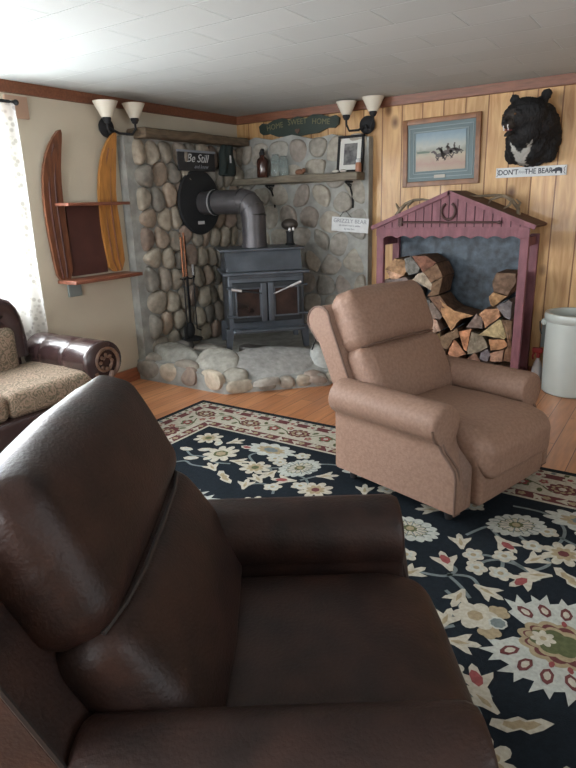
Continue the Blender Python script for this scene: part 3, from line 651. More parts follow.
# horseshoe and bar are part of the front
hp=[(.058*math.sin(R(a)),-.215,1.45-.0-.066*math.cos(R(a))) for a in range(-152,153,16)]
MB().tube([(x-.0,y,z) for x,y,z in hp],.011,n=8).build('horseshoe',M['rust'],sh)
mb=MB(); mb.tube([(-.58+.17,-.222,1.365),(.42,-.222,1.358)],.009); mb.box((-.42,-.22,1.368),(.035,.02,.07)); mb.ell((.42,-.222,1.358),(.022,.014,.014)); mb.build('iron_bar',M['rust'],sh)
def antler(name,label,loc,pts,tines,M_):
    mb=MB(); mb.tube(pts,[.019-.012*i/(len(pts)-1) for i in range(len(pts))],n=8)
    for t in tines: mb.tube(t,[.013,.010,.004][:len(t)],n=7)
    o=mb.build(name,M_); o.location=loc; setp(o,label,'antlers'); return o
antler('antler','pale tined antler lying on the left roof slope of the red wood shed',(0,0,0),[(1.93,-.2,1.405),(1.96,-.19,1.46),(2.02,-.2,1.515),(2.10,-.22,1.545),(2.19,-.23,1.55),(2.26,-.22,1.538)],[[(2.02,-.2,1.515),(2.0,-.24,1.47),(1.965,-.26,1.425)],[(2.10,-.22,1.545),(2.06,-.25,1.50),(2.07,-.26,1.455)],[(1.96,-.19,1.46),(1.92,-.16,1.50),(1.90,-.14,1.52)]],M['antler'])
antler('antler','large curved antler lying on the right roof slope of the red wood shed',(0,0,0),[(3.0,-.2,1.405),(2.99,-.19,1.46),(2.94,-.2,1.52),(2.88,-.2,1.555),(2.80,-.2,1.565),(2.66,-.22,1.562),(2.60,-.22,1.57)],[[(2.94,-.2,1.52),(2.93,-.25,1.48),(2.90,-.28,1.46)],[(2.86,-.2,1.56),(2.78,-.25,1.53),(2.765,-.28,1.475)],[(2.99,-.19,1.46),(3.01,-.22,1.50),(2.985,-.25,1.53)]],M['antler'])
# logs
LOGS=[[(1.914,.95),(2.007,1.051),(2.1,1.041),(2.122,.945),(2.097,.901),(1.956,.939)],[(1.922,.932),(1.956,.939),(2.091,.901),(2.018,.864),(1.971,.867)],[(2.102,1.054),(2.164,1.073),(2.247,.973),(2.227,.93),(2.143,.909),(2.119,.945)],[(2.167,1.073),(2.291,1.082),(2.394,1.025),(2.278,.938),(2.245,.973)],[(2.278,.936),(2.4,1.019),(2.455,.909),(2.351,.851)],[(2.171,.867),(2.227,.924),(2.272,.938),(2.358,.833),(2.354,.778),(2.289,.811)],[(2.36,.847),(2.455,.903),(2.425,.751),(2.318,.727),(2.354,.774)],[(1.896,.855),(1.971,.862),(2.104,.889),(2.171,.849),(2.093,.826),(1.918,.787)],[(2.34,.667),(2.365,.681),(2.465,.558),(2.441,.532),(2.364,.538)],[(2.331,.716),(2.431,.74),(2.531,.612),(2.471,.561),(2.371,.677)],[(2.438,.701),(2.566,.618),(2.733,.588),(2.623,.543),(2.547,.44),(2.46,.567)],[(2.68,.483),(2.762,.609),(2.816,.562),(2.821,.48)],[(2.784,.604),(2.832,.651),(2.945,.667),(2.964,.602),(2.842,.489),(2.819,.562)],[(2.88,.886),(2.91,.958),(3.061,.956),(3.066,.887),(3.009,.775),(2.896,.804)],[(2.86,.763),(2.893,.798),(3.007,.771),(2.902,.678),(2.872,.698)],[(2.923,.68),(3.023,.744),(3.049,.724),(3.043,.572),(3.006,.591)],[(2.788,.424),(2.952,.572),(2.969,.571),(3.018,.431),(3.006,.407),(2.891,.419)],[(2.974,.574),(3.057,.566),(3.062,.405),(3.027,.414)],[(2.614,.438),(2.725,.471),(2.692,.268),(2.66,.304)],[(2.532,.227),(2.537,.275),(2.579,.365),(2.693,.245),(2.557,.182)],[(2.73,.449),(2.825,.42),(2.875,.326),(2.812,.281),(2.709,.247),(2.7,.269)],[(2.878,.395),(3.006,.403),(3.045,.359),(2.97,.314),(2.899,.298)],[(2.9,.276),(3.012,.323),(3.006,.219),(2.902,.207)],[(2.82,.274),(2.876,.308),(2.898,.253),(2.876,.196),(2.813,.212)],[(2.696,.195),(2.768,.266),(2.817,.205),(2.806,.18),(2.713,.169)],[(2.548,.432),(2.605,.468),(2.627,.393),(2.572,.365),(2.529,.274),(2.465,.283),(2.453,.377)],[(2.348,.536),(2.415,.519),(2.453,.433),(2.406,.406),(2.367,.425)],[(2.406,.394),(2.457,.422),(2.45,.319),(2.433,.26),(2.401,.314)],[(2.402,.3),(2.441,.255),(2.505,.245),(2.495,.152),(2.408,.156)],[(3.027,.409),(3.065,.403),(3.07,.22),(3.013,.22),(3.02,.319),(3.048,.357)]]
CO={'o':(.44,.235,.13),'b':(.19,.11,.07),'g':(.21,.18,.155),'l':(.48,.33,.235),'y':(.32,.215,.11)}
LI=['y|ochre split log at the top left of the left stack, against the post','l|pale pink faced sliver of wood just under the top left log','g|grey faced log at the top centre of the left stack','b|brown round backed log on the very top right of the left stack','b|dark brown log second from the top on the right edge of the left stack',
'l|pale faced split wedge hanging on the right side of the left stack','b|brown log under the dark ones low on the right edge of the left stack','g|greyish log just above the tan recliner back at the left post','g|grey white faced wedge beside the recliner back in the dip','b|brown log leaning down from the left stack into the dip',
'o|broad orange faced wedge with dark bark at the bottom of the dip','g|grey triangular log right of the broad orange wedge','o|orange faced block below the right stack, sloping left','b|large brown log on the very top of the right stack','o|light orange wedge second from the top of the right stack',
'g|grey pointed wedge against the right post under the light wedge','l|long light faced log across the middle of the right stack','b|dark narrow log touching the right post at middle height','o|tall thin orange wedge left of the big grey log','o|bright orange triangular log lowest left above the recliner arm','g|big grey faced log in the centre of the pile','o|orange half log under the long light one at right','o|light orange squarish log at the bottom right above the recliner arm','g|small grey log left of the light orange squarish one','b|small brown round log at the bottom centre','b|dark brown log behind the bright orange triangle at left','l|small pale log right of the recliner back edge','b|small brown sliver below the pale log by the recliner back','b|brown log lowest at the recliner back edge','b|dark bark log lowest against the right post']
logm=vcol_mat('split_wood',.85,.9,40,var=.5,vscale=22)
barkm=mat('log_bark',(.13,.085,.06),.9,bump=.8,bscale=30,var=.5,vscale=12)
rng=random.Random(3)
def log(P,c,label,y0,y1,group='split firewood logs in the red shed'):
    # subdivide outline and roughen
    Q=[]
    for i in range(len(P)):
        a=Vector(P[i]); b=Vector(P[(i+1)%len(P)])
        for t in (0,.33,.66):
            q=a.lerp(b,t); 
            if t: q+=Vector((rng.uniform(-.004,.004),rng.uniform(-.004,.004)))
            Q.append(q)
    cx=sum(q.x for q in Q)/len(Q); cz=sum(q.y for q in Q)/len(Q); sk=rng.uniform(-.03,.03)
    lg=empty('split_log',label,'firewood',(cx,y0,cz),0,group) if False else None
    col=tuple(k*rng.uniform(.85,1.15) for k in CO[c]); n=len(Q); mb=MB(); vs=[]
    vs.append((cx,y0-.004,cz))
    vs+=[(q.x,y0+rng.uniform(-.004,.006),q.y) for q in Q]+[(cx+(q.x-cx)*.97,y1,cz+(q.y-cz)*.97) for q in Q]
    fs=[(0,1+(i+1)%n,1+i) for i in range(n)]; mb.add(vs,fs,0,None,col)
    side=tuple(k*.75 for k in CO['b']) if c in 'ob' else tuple(k*.8 for k in col)
    mb.add(vs,[(1+i,1+(i+1)%n,1+n+(i+1)%n,1+n+i) for i in range(n)]+[tuple(range(n+1,2*n+1))],0,None,side)
    o=flipfix(mb.build('split_log',[logm],usecol=True,smooth=0)); setp(o,label,'firewood',group); return o
for P,li in zip(LOGS,LI):
    c,l=li.split('|'); log(P,c,l,-.385+rng.uniform(-.012,.02),-.08)
# lower rows that carry the pile, behind the recliner
def quad(x0,x1,z0,z1,s): 
    return [(x0+.004,z0+.004),(x1-.004,z0+s),(x1-.01,z1-.004),(x0+.012,z1-s)]
hid='firewood behind the tan recliner'
for k in range(8): log(quad(1.92+k*.143,2.06+k*.143,.052,.165,.01),rng.choice('obgl'),'split log in the hidden bottom rows behind the tan recliner',-.37,-.08,hid)
for j,(z0,z1) in enumerate(((.166,.30),(.302,.44),(.442,.58),(.582,.70),(.702,.78))):
    for k in range(3 if j<4 else 2):
        if j>=4 or True:
            x0=1.92+k*.145; log(quad(x0,min(x0+.142,2.395),z0,z1,.012),rng.choice('obgl'),'split log in the hidden bottom rows behind the tan recliner',-.37,-.08,hid)
# ------------------------------------------------------------------ crock, bottle, box
c=empty('stoneware_crock','large pale grey stoneware crock with wire handle standing right of the red shed','crock',(3.53,-.265,0)); c.scale=(1.06,1.06,.975)
MB().lathe([(.195,0),(.205,.01),(.212,.30),(.214,.60),(.228,.615),(.232,.65),(.225,.672),(.20,.672),(.195,.60),(.190,.03),(.01,.03)],n=56,cap=False).build('body',M['crock'],c)
MB().lathe([(.001,.0),(.20,.0)],n=40,cap=False).build('foot',M['crockin'],c)
mb=MB(); mb.ell((-.222,-.05,.585),(.022,.022,.028)); mb.build('handle_lug',M['crock'],c)
MB().tube([(-.235,-.05,.60),(-.25,-.06,.585),(-.245,-.055,.52),(-.235,-.045,.48)],.005).build('wire_handle',M['blackm'],c)
s=empty('spray_bottle','white spray bottle with red trigger head on the floor between shed and crock','bottle',(3.245,-.17,0)); s.scale=(1,1,1.12)
MB().lathe([(.036,0),(.042,.01),(.042,.12),(.03,.165),(.014,.195),(.014,.21)],n=24).build('body',M['cwhite'],s)
mb=MB(); mb.rbox((-.008,0,.262),(.085,.032,.042),.012,n=2); mb.rbox((0,0,.225),(.034,.034,.045),.01,n=2); mb.tube([(-.03,0,.25),(-.045,0,.215),(-.038,0,.19)],.008); mb.build('trigger_head',M['cred'],s)
setp(MB().box((3.30,-.035,.42),(.13,.07,.24),bev=.008).build('outlet_box',M['greybox']),'grey metal box on the pine wall behind the crock','box')
# ------------------------------------------------------------------ framed print
p=empty('framed_print','large oak framed print of riders on horses hanging on the pine wall above the shed','picture',(2.255,-.016,1.948))
T=Matrix.Rotation(R(-1.0),4,'Y')
a,b_,t=.35,.285,.045
mb=MB()
for sx in(-1,1): mb.box((sx*(a-t/2),0,0),(t,.03,2*b_),bev=.006,M=T); mb.box((0,.001,sx*(b_-t/2)),(2*(a-t)+.01,.027,t),bev=.004,M=T)
mb.build('frame',M['frame'],p)
MB().box((0,.004,0),(2*(a-t)+.004,.01,2*(b_-t)+.004),M=T).build('blue_mat',M['matb'],p,smooth=0)
mb=MB()
for sx in(-1,1): mb.box((sx*.285,-.003,0),(.006,.006,.42),M=T); mb.box((0,-.003,sx*.208),(.574,.006,.006),M=T)
for sx in(-1,1): mb.box((sx*.245,-.003,0),(.006,.006,.355),M=T); mb.box((0,-.003,sx*.175),(.494,.006,.006),M=T)
mb.build('mat_line',M['matl'],p,smooth=0)
pm=bpy.data.materials.new('prairie_print'); pm.use_nodes=True; nt=pm.node_tree; bs=nt.nodes['Principled BSDF']; bs.inputs['Roughness'].default_value=.35
tc=N(nt,'ShaderNodeTexCoord'); sx_=N(nt,'ShaderNodeSeparateXYZ'); nz=N(nt,'ShaderNodeTexNoise'); nz.inputs['Scale'].default_value=18; ad=N(nt,'ShaderNodeMath',operation='MULTIPLY_ADD'); ad.inputs[1].default_value=.06
nt.links.new(tc.outputs['Object'],sx_.inputs[0]); nt.links.new(tc.outputs['Object'],nz.inputs['Vector']); nt.links.new(nz.outputs['Fac'],ad.inputs[0]); nt.links.new(sx_.outputs[2],ad.inputs[2])
mr=N(nt,'ShaderNodeMapRange'); mr.inputs[1].default_value=-.14; mr.inputs[2].default_value=.19; nt.links.new(ad.outputs[0],mr.inputs[0])
rp=N(nt,'ShaderNodeValToRGB'); e=rp.color_ramp.elements; e[0].color=(.33,.26,.18,1); e[1].color=(.17,.25,.30,1)
for q,cc in((.22,(.32,.20,.15,1)),(.42,(.36,.30,.21,1)),(.55,(.24,.26,.21,1)),(.66,(.34,.35,.31,1)),(.85,(.23,.31,.34,1))): x=e.new(q); x.color=cc
nt.links.new(mr.outputs[0],rp.inputs[0]); nt.links.new(rp.outputs[0],bs.inputs['Base Color'])
im=MB().box((0,-.0025,.005),(.45,.006,.32),M=T).build('print',pm,p,smooth=0)
hm=mat('dark_horse_paint',(.09,.075,.07),.6)
def horse(x,z,s,mb):
    def E(cx,cz,a_,b,rot=0):
        P=[]
        for k in range(14):
            t=2*PI*k/14; u,v=a_*math.cos(t),b*math.sin(t); P.append((x+s*(cx+u*math.cos(rot)-v*math.sin(rot)),z+s*(cz+u*math.sin(rot)+v*math.cos(rot))))
        mb.prism(P,1,-.008,-.006)
    E(0,0,.05,.018,.1); E(-.055,.022,.028,.011,2.4); E(-.078,.03,.016,.008,.3); E(.055,-.005,.03,.005,-.4); E(.005,.035,.010,.022,.2); E(.008,.062,.008,.008)
    for lx,r in((-.04,.9),(-.02,-.8),(.03,1.0),(.045,-.7)): E(lx+.02*math.cos(r-1.5),-.03,.026,.005,r)
mb=MB(); horse(.06,-.01,1.05,mb); horse(.005,-.03,.95,mb); horse(.12,.01,.8,mb); horse(.165,.0,.55,mb); o=flipfix(mb.build('horse_figures',hm,p,smooth=0))
MB().prism([(-.21,-.01),(-.10,-.005),(-.09,.005),(-.15,.012),(-.22,.006)],1,-.008,-.006).build('distant_hill',mat('hill_green',(.12,.16,.12),.6),p,smooth=0)
MB().box((0,-.006,-.205),(.10,.008,.026),M=T).build('name_plate',M['plaq'],p,smooth=0)
# ------------------------------------------------------------------ bear mount
fur=mat('black_bear_fur',(1,1,1),.75,bump=1.0,bscale=70,spec=.35,stretch=(1,1,.3)); nt=fur.node_tree; a_=N(nt,'ShaderNodeAttribute',attribute_name='Col'); nt.links.new(a_.outputs['Color'],nt.nodes['Principled BSDF'].inputs['Base Color'])
br=empty('bear_mount','black bear head and shoulder mount with white chest patch on the pine wall','animal mount',(3.01,0,2.04))
mb=MB()
mb.ell((0.02,-.05,-.05),(.215,.10,.215)); mb.rbox((.015,-.07,-.13),(.40,.14,.22),.07,n=4); mb.ell((.0,-.12,-.08),(.17,.12,.17)); mb.ell((0,-.20,.02),(.135,.13,.15)); mb.ell((.10,-.10,.03),(.12,.10,.15))
mb.ell((.0,-.25,.115),(.16,.12,.12)); mb.ell((-.05,-.29,.09),(.12,.10,.095)); mb.ell((.09,-.15,.06),(.12,.12,.14))
RZ=Matrix.Rotation(R(-22),4,'Z')
mb.ell((-.095,-.36,.05),(.055,.07,.045),rot=RZ); mb.ell((-.108,-.40,.05),(.034,.035,.028),rot=RZ)  # muzzle
mb.ell((-.095,-.345,-.022),(.030,.065,.016),rot=RZ@Matrix.Rotation(R(22),4,'X'))   # lower jaw
mb.ell((-.105,-.23,.235),(.034,.018,.036)); mb.ell((.125,-.20,.245),(.040,.018,.048),rot=Matrix.Rotation(R(20),4,'Y')); mb.ell((-.09,-.23,.20),(.035,.025,.03)); mb.ell((.10,-.21,.205),(.045,.025,.035))
bo=remesh(flipfix(mb.build('body',fur,br,smooth=0)),.011,3)
me=bo.data; me.materials.clear(); me.materials.append(fur)
n=len(me.vertices); cof=np.empty(n*3); me.vertices.foreach_get('co',cof); cof=cof.reshape(-1,3)
nrm=[v.normal.copy() for v in me.vertices]; cl=[]
for i,v in enumerate(me.vertices):
    p_=v.co; f=noise.noise(p_*38)*.010+noise.noise(p_*90)*.006
    if p_.y>-.28 or p_.z>.12: v.co=p_+nrm[i]*f
    k=(.010,.010,.011)
    if p_.y<-.365 and p_.x<-.05: k=(.035,.029,.025)
    if (Vector((p_.x,p_.y))-Vector((-.120,-.43))).length<.03 and p_.z>.04: k=(.008,.008,.008)
    # white V on the chest
    d=abs(p_.x+.03+.012*noise.noise(p_*40)); zz=p_.z+.015*noise.noise(p_*30)
    if p_.y<-.06 and -.255<zz<-.06 and nrm[i].y<.2:
        lo=-.245; vv=(zz-lo)
        if (d<.035+.42*max(0,vv-.02)) and not (d<(vv-.085)*1.1) and vv<.17: k=(.36,.35,.32)
    cl.append(k)
at=me.color_attributes.new('Col','FLOAT_COLOR','POINT'); at.data.foreach_set('color',[x for c_ in cl for x in (*c_,1)])
for i,(ex,ey,ez) in enumerate(((-.145,-.352,.108),(-.050,-.385,.110))): MB().ell((ex,ey,ez),(.010,.010,.010),n=8).build('eye',mat('amber_eye',(.10,.05,.02),.1) if i==0 else bpy.data.materials['amber_eye'],br)
MB().ell((-.118,-.432,.060),(.018,.014,.013),n=8,rot=RZ).build('nose',M['blackm'],br)
mb=MB()
for dx in(-.018,.020):
    for (z0,z1,yo) in((.034,.008,0),(-.004,.018,.02)):
        q=Vector((-.108,-.415+yo,0))+RZ@Vector((dx,0,0)); mb.tube([(q.x,q.y,z0),(q.x,q.y-.003,z1)],[.006,.0015],n=6)
mb.build('teeth',M['cwhite'],br); MB().ell((-.098,-.36,.0),(.02,.045,.008),n=8,rot=RZ).build('tongue',mat('tongue_red',(.22,.05,.05),.4),br)
# sign
s=empty('bear_sign','narrow white DONT FEED THE BEAR sign hanging on the pine wall under the bear','sign',(3.023,-.012,1.742))
MB().box((0,0,0),(.55,.014,.078),bev=.002).build('board',M['white'],s)
text('lettering',"DON'T",.058,wallR(-.175,-.0085,0),M['ink'],s,sx=.88,bold=.0008); text('lettering','feed',.034,wallR(-.065,-.0085,0),M['inkgrey'],s,shear=.3); text('lettering','THE BEAR',.058,wallR(.065,-.0085,0),M['ink'],s,sx=.84,bold=.0008)
mb=MB(); P=[(.165,-.002),(.172,.008),(.185,.012),(.192,.02),(.215,.024),(.238,.018),(.244,.0),(.242,-.024),(.232,-.024),(.229,-.006),(.205,-.006),(.203,-.024),(.193,-.024),(.190,-.006),(.178,-.008),(.168,-.008)]
flipfix(MB().prism(P,1,-.0095,-.0075).build('bear_silhouette',M['ink'],s,smooth=0))
for sx in(-1,1): 
    for k in(-1,1): MB().tube([(sx*.268,-.008,k*.03),(sx*.255,-.008,k*.012),(sx*.262,-.008,0)],.0022,n=5).build('corner_mark',M['ink'],s)
# ------------------------------------------------------------------ recliners
def arm_mesh(L0,xf_top,xf_bot,th,r,zc,z0=.068,out=1):
    # cross section in (y,z), y outward; lofted along x with an S shaped front edge
    sec=[(-th/2,z0),(-th/2,zc-r*.55)]
    for k in range(0,15):
        a=R(215-k*(215+62)/14); sec.append((.018+r*math.cos(a)*1.0,zc+r*.92*math.sin(a)))
    sec+= [(th/2,zc-r*1.15),(th/2,z0)]
    # refine the straight runs so that the S edge is smooth
    S2=[]
    for i in range(len(sec)):
        a=sec[i]; b=sec[(i+1)%len(sec)]; d=math.hypot(b[0]-a[0],b[1]-a[1]); m_=max(1,int(d/.035))
        for t in range(m_): S2.append((a[0]+(b[0]-a[0])*t/m_,a[1]+(b[1]-a[1])*t/m_))
    def xf(z):
        k=(z-.27)/(zc-r-.27+.02); k=min(1,max(0,k)); k=k*k*(3-2*k); return xf_bot+(xf_top-xf_bot)*k
    cy,cz=.005,(z0+zc)/2
    vs=[];fs=[]; n=len(S2)
    st_=[(0.0,.0,.93),(.0,.015,1)]+[(t/10,0,1) for t in range(1,10)]+[(1,-.03,1.0),(1,-.012,.985),(1,0,.95),(1,.004,.86)]
    for t,dx,sc in st_:
        for (y,z) in S2:
            x=L0+(xf(z)-L0)*t+dx; vs.append((x,out*(cy+(y-cy)*sc),cz+(z-cz)*(1-(1-sc)*.5)))
    m_=len(st_)
    for i in range(m_-1):
        for k in range(n): fs.append((i*n+k,i*n+(k+1)%n,(i+1)*n+(k+1)%n,(i+1)*n+k))
    fs.append(tuple(range(n))); fs.append(tuple(range((m_-1)*n,m_*n)))
    welt=[(xf(z)-.006,out*(cy+(y-cy)*1.0),z) for (y,z) in S2 if y>0 and z<zc+.02]
    return vs,fs,welt,S2,xf
def recliner(name,label,loc,rz,W_,mm,mw_,p):
    g=lambda k,d:p.get(k,d)
    th=g('th',.13); r=g('r',.095); zc=g('zc',.535); xt=g('xt',.31); xb=g('xb',.40); xbk=g('xbk',-.40)
    ay=W_/2-th/2-.02; inner=ay-th/2-.004
    o=empty(name,label,'armchair',loc,rz)
    MB().rbox((.0,0,.21),(.74,2*inner,.26),.02,n=4).build('base_frame',mm,o)
    for s_ in(-1,1):
        vs,fs,welt,S2,xf=arm_mesh(xbk,xt,xb,th,r,zc,out=s_)
        T=Matrix.Translation((0,s_*ay,0))
        ar=flipfix(MB().add(vs,fs,0,T).build('arm',mm,o,smooth=50))
        path=[Vector((x,y*.985+s_*ay,z)) for x,y,z in welt]; MB().tube(path,.007,n=6).build('welt',mw_,ar)
        path=[Vector((x+.002,(y-s_*.005)*.70+s_*(ay+.0035),zc-(zc-z)*.93 if z<zc else zc+(z-zc)*.72)) for x,y,z in welt]; MB().tube(path,.006,n=6).build('welt',mw_,ar)
    # seat cushion with a nose rolling down at the front
    zs=g('zs',.475); sxf=g('sxf',.50)
    def seatfn(P,u):
        x,y,z=P; k=max(0,(u[0]-.45)/.55); z-= .045*k*k; z+=.006*noise.noise(Vector((x*7,y*7,z*3)))
        if u[2]<0: z-=.05*k
        return (x,y*(1+.0*k),z)
    x0=-.22; MB().rbox(((x0+sxf)/2,0,zs-.085),(sxf-x0,2*inner-.002,.17),.065,n=12,seg=6,crown=(.01,0,.025),fn=seatfn).build('seat_cushion',mm,o)
    # footrest board closing the front
    fo=MB().rbox((g('fx',.40),0,.21),(.11,2*inner+g('fw',.0),.27),.03,n=6,crown=(.012,0,0)).build('footrest',mm,o)
    MB().tube([(g('fx',.40)+.057,y_*(inner-.01),.335) for y_ in (-1,-.5,0,.5,1)],.005,n=6).build('welt',mw_,fo)
    # back
    rec=R(g('rec',20)); Hb=g('Hb',.70); bw=g('bw',W_/2-.065); pt=g('pt',.17)
    Bm=Matrix.Translation((g('bx',-.20),0,g('bz',.36)))@Matrix.Rotation(-rec,4,'Y')  # local z up the back, x forward
    wt=g('wt',.10)
    prof=[(-wt,-.06),(.0,-.06),(.0,Hb-.12)]
    for k in range(9):
        a=R(-10+k*25); prof.append((-wt/2-.02+(wt/2+.028)*math.cos(a),Hb-.085+.075*math.sin(a)))
    prof+=[(-wt-.012,Hb-.20)]
    mb=MB(); vs=[];fs=[]; n_=len(prof)
    ysec=[(-bw,.90),(-bw+.012,1),(-bw*.4,1.0),(0,1.0),(bw*.4,1.0),(bw-.012,1),(bw,.90)]
    cxp=-wt/2
    for y,sc in ysec:
        for x,z in prof: vs.append((cxp+(x-cxp)*sc,y,z if sc==1 else z-(.006 if z>Hb-.2 else 0)))
    for i in range(len(ysec)-1):
        for k in range(n_): fs.append((i*n_+k,i*n_+(k+1)%n_,(i+1)*n_+(k+1)%n_,(i+1)*n_+k))
    fs.append(tuple(range(n_))); fs.append(tuple(range(len(vs)-n_,len(vs))))
    mb.add(vs,fs,0,Bm); bk=flipfix(mb.build('back_frame',mm,o,smooth=45))
    for s_ in(-1,1): MB().tube([Bm@Vector((x,s_*(bw-.004),z)) for x,z in prof[1:]],.006,n=6).build('welt',mw_,bk)
    hz_=g('hz',.40)  # where the head pillow starts
    def wr(P,u,sd,amp):
        y=P.y; e=max(0,abs(u[1])-.62)/.38; top=max(0,u[2])
        w_=amp*e*top*math.sin(P.x*60+y*35+sd)+.006*noise.noise(Vector((P.x*6+sd,y*5,P.z*6)))
        return w_
    def fn1(P,u): w_=wr(P,u,1,.006); return (P.x+w_,P.y*(1-.03*max(0,u[2])),P.z+w_+(-.012*u[1]*u[1] if u[2]>0 else 0))
    def fn2(P,u): w_=wr(P,u,4,.004); return (P.x+w_-(.02*max(0,u[2])),P.y,P.z)
    iw=bw-g('side',.035); cy_=g('cy',0)
    MB().rbox((pt/2-.03,cy_,(hz_+Hb+.015)/2),(pt+.02,2*iw,Hb+.02-hz_),g('pr',.075),0,Bm,n=14,seg=7,crown=(.035,0,.012),fn=fn1).build('head_cushion',mm,o)
    MB().rbox((pt/2-.02,cy_,(hz_+.02)/2+.0),(pt+.01,2*g('lw',iw),hz_+.035),.07,0,Bm,n=14,seg=7,crown=(.035,0,0),fn=fn2).build('lumbar_cushion',mm,o)
    MB().tube([Bm@Vector((pt-.012-.05*abs(y_)**4,cy_+y_*(iw-.03),hz_+.012)) for y_ in (-1,-.8,-.5,0,.5,.8,1)],.006,n=6).build('seam_welt',mw_,bk)
    for x in(-.32,.33):
        for s_ in(-1,1): MB().lathe([(.018,0),(.020,.01),(.028,.08)],n=12,M=Matrix.Translation((x,s_*(W_/2-.09),0))).build('foot',M['blackm'],o)
    return o
recliner('recliner','light brown suede recliner with rolled arms standing on the rug before the wood shed',(3.165,-2.345,.016),R(-16),.93,M['tan'],M['tand'],dict(rec=25,Hb=.69,bx=-.26,bz=.38,bw=.385,xt=.31,xb=.41,hz=.36,r=.108,wt=.13,zc=.495,zs=.46))
recliner('recliner','dark brown leather recliner in the foreground seen from behind its shoulder',(3.42,-4.45,.016),R(34),1.0,M['dark'],M['darkd'],dict(rec=26,Hb=.74,bx=-.18,bz=.36,bw=.475,xt=.44,xb=.48,th=.15,r=.115,zc=.53,zs=.46,sxf=.52,hz=.39,xbk=-.30,side=.075,cy=.045))
# ------------------------------------------------------------------ sofa
so=empty('sofa','dark glossy leather sofa with scrolled arm and paisley cushions under the left window','sofa',(0,0,0))
def sofa_arm(yc):
    mb=MB(); n_=28; vs=[];fs=[]
    xs=[.12,.135,.16,.20,.25,.285,.30,.315,.37,.45,.54,.565,.58,.595,.64,.72,.81,.845,.855]
    for x in xs:
        d=min(abs(x-.30),abs(x-.58)); pin=1-.07*max(0,1-d/.03)
        e=1 if .12<x<.85 else .93; rr=.148*pin*e
        for k in range(n_):
            a=2*PI*k/n_; vs.append((x,yc+rr*1.08*math.cos(a),.515+rr*math.sin(a)))
    for i in range(len(xs)-1):
        for k in range(n_): fs.append((i*n_+k,i*n_+(k+1)%n_,(i+1)*n_+(k+1)%n_,(i+1)*n_+k))
    fs.append(tuple(range(n_))); fs.append(tuple(range(len(vs)-n_,len(vs)))); mb.add(vs,fs,0)
    mb.rbox((.48,yc+(-.02 if yc>-3 else .02),.29),(.70,.15,.44),.03,0,n=4)
    a_=flipfix(mb.build('arm',M['burg'],so,smooth=50))
    fr_=MB(); sp=[]
    for k in range(40):
        t=k/39; a=R(-60)+t*R(560); rr=.118*(1-t*.78); sp.append((.862,yc+.005+rr*math.cos(a),.515+rr*math.sin(a)))
    fr_.tube(sp,[.014-.006*k/39 for k in range(40)],n=8)
    fr_.tube([(.86,yc+.055,.44),(.86,yc+.02,.36),(.86,yc+.03,.25),(.86,yc+.05,.12)],.022,n=8)
    fr_.tube([(.86,yc-.085,.45),(.86,yc-.055,.34),(.86,yc-.06,.20),(.86,yc-.06,.12)],.014,n=8)
    for k in range(8): a=2*PI*k/8; fr_.ell((.865,yc+.005+.05*math.cos(a),.515+.05*math.sin(a)),(.010,.014,.014),n=6)
    fr_.build('carved_scroll',M['carved'],a_)
sofa_arm(-2.76); sofa_arm(-4.95)
MB().rbox((.50,-3.84,.20),(.76,2.1,.22),.03,n=4).build('base',M['burg'],so)
def bkfn(P,u): return (P.x-.0*u[2],P.y,P.z+.05*max(0,1-abs(u[1])**2)*max(0,u[2]))
mb=MB(); mb.rbox((.18,-3.86,.46),(.11,1.76,.70),.07,n=14,seg=4,fn=bkfn); 
mb.tube([(.18,-3.86+.86*math.sin(t*PI/40)*(1 if abs(t)<17 else 1.0),.90-.36*max(0,(abs(t)-14)/6)**2) for t in range(-20,21)]+[],[.085]*41,n=20)
mb.build('back_frame',M['burg'],so)
for i in range(3):
    yc=-3.84+(.685*(1-i)); 
    MB().rbox((.50,yc,.39),(.68,.69,.17),.05,0,n=10,seg=5,crown=(.015,0,.02)).build('seat_cushion',M['paisley'],so)
    MB().rbox((.25,yc-.03-(.09 if i==0 else 0),.60),(.11,.55-(.10 if i==0 else 0),.34),.05,0,Matrix.Translation((.0,0,0)),n=10,seg=5,crown=(.04,0,0)).build('back_cushion',M['paisley'],so)
for x in(.18,.90):
    for y in(-2.75,-4.93): MB().lathe([(.02,0),(.035,.03),(.028,.10)],n=14,M=Matrix.Translation((x,y,0))).build('foot',M['carved'],so)
# ------------------------------------------------------------------ rug
def rm(name,c): return mat(name,c,.95,bump=.35,bscale=220,var=.22,vscale=60,spec=.1)
RM=[rm('rug_black',(.012,.017,.023)),rm('rug_cream',(.47,.44,.36)),rm('rug_grey_white',(.44,.46,.42)),rm('rug_beige',(.33,.27,.17)),rm('rug_red',(.26,.07,.07)),rm('rug_dark_red',(.13,.045,.045)),rm('rug_green',(.10,.115,.055)),rm('rug_slate',(.16,.19,.19))]
BK,CR_,WH,BE,RD,DR,GN,SL=range(8)
RX0,RX1,RY0,RY1=1.0,5.12,-4.98,-1.93; CX,CY=(3.05,-3.455)
mb=MB(); mb.box(((RX0+RX1)/2,CY,.005),(RX1-RX0,RY1-RY0,.010),BK)
lay=[0]
def flat(P,mi,lv):
    lay[0]+=1; z=.0101+lv*.00035+(lay[0]%60)*.000004
    n_=len(P); c=(sum(p[0] for p in P)/n_,sum(p[1] for p in P)/n_)
    A=sum(P[i-1][0]*P[i][1]-P[i][0]*P[i-1][1] for i in range(n_))
    if A<0: P=P[::-1]
    mb.add([(c[0],c[1],z)]+[(x,y,z) for x,y in P],[(0,1+i,1+(i+1)%n_) for i in range(n_)],mi)
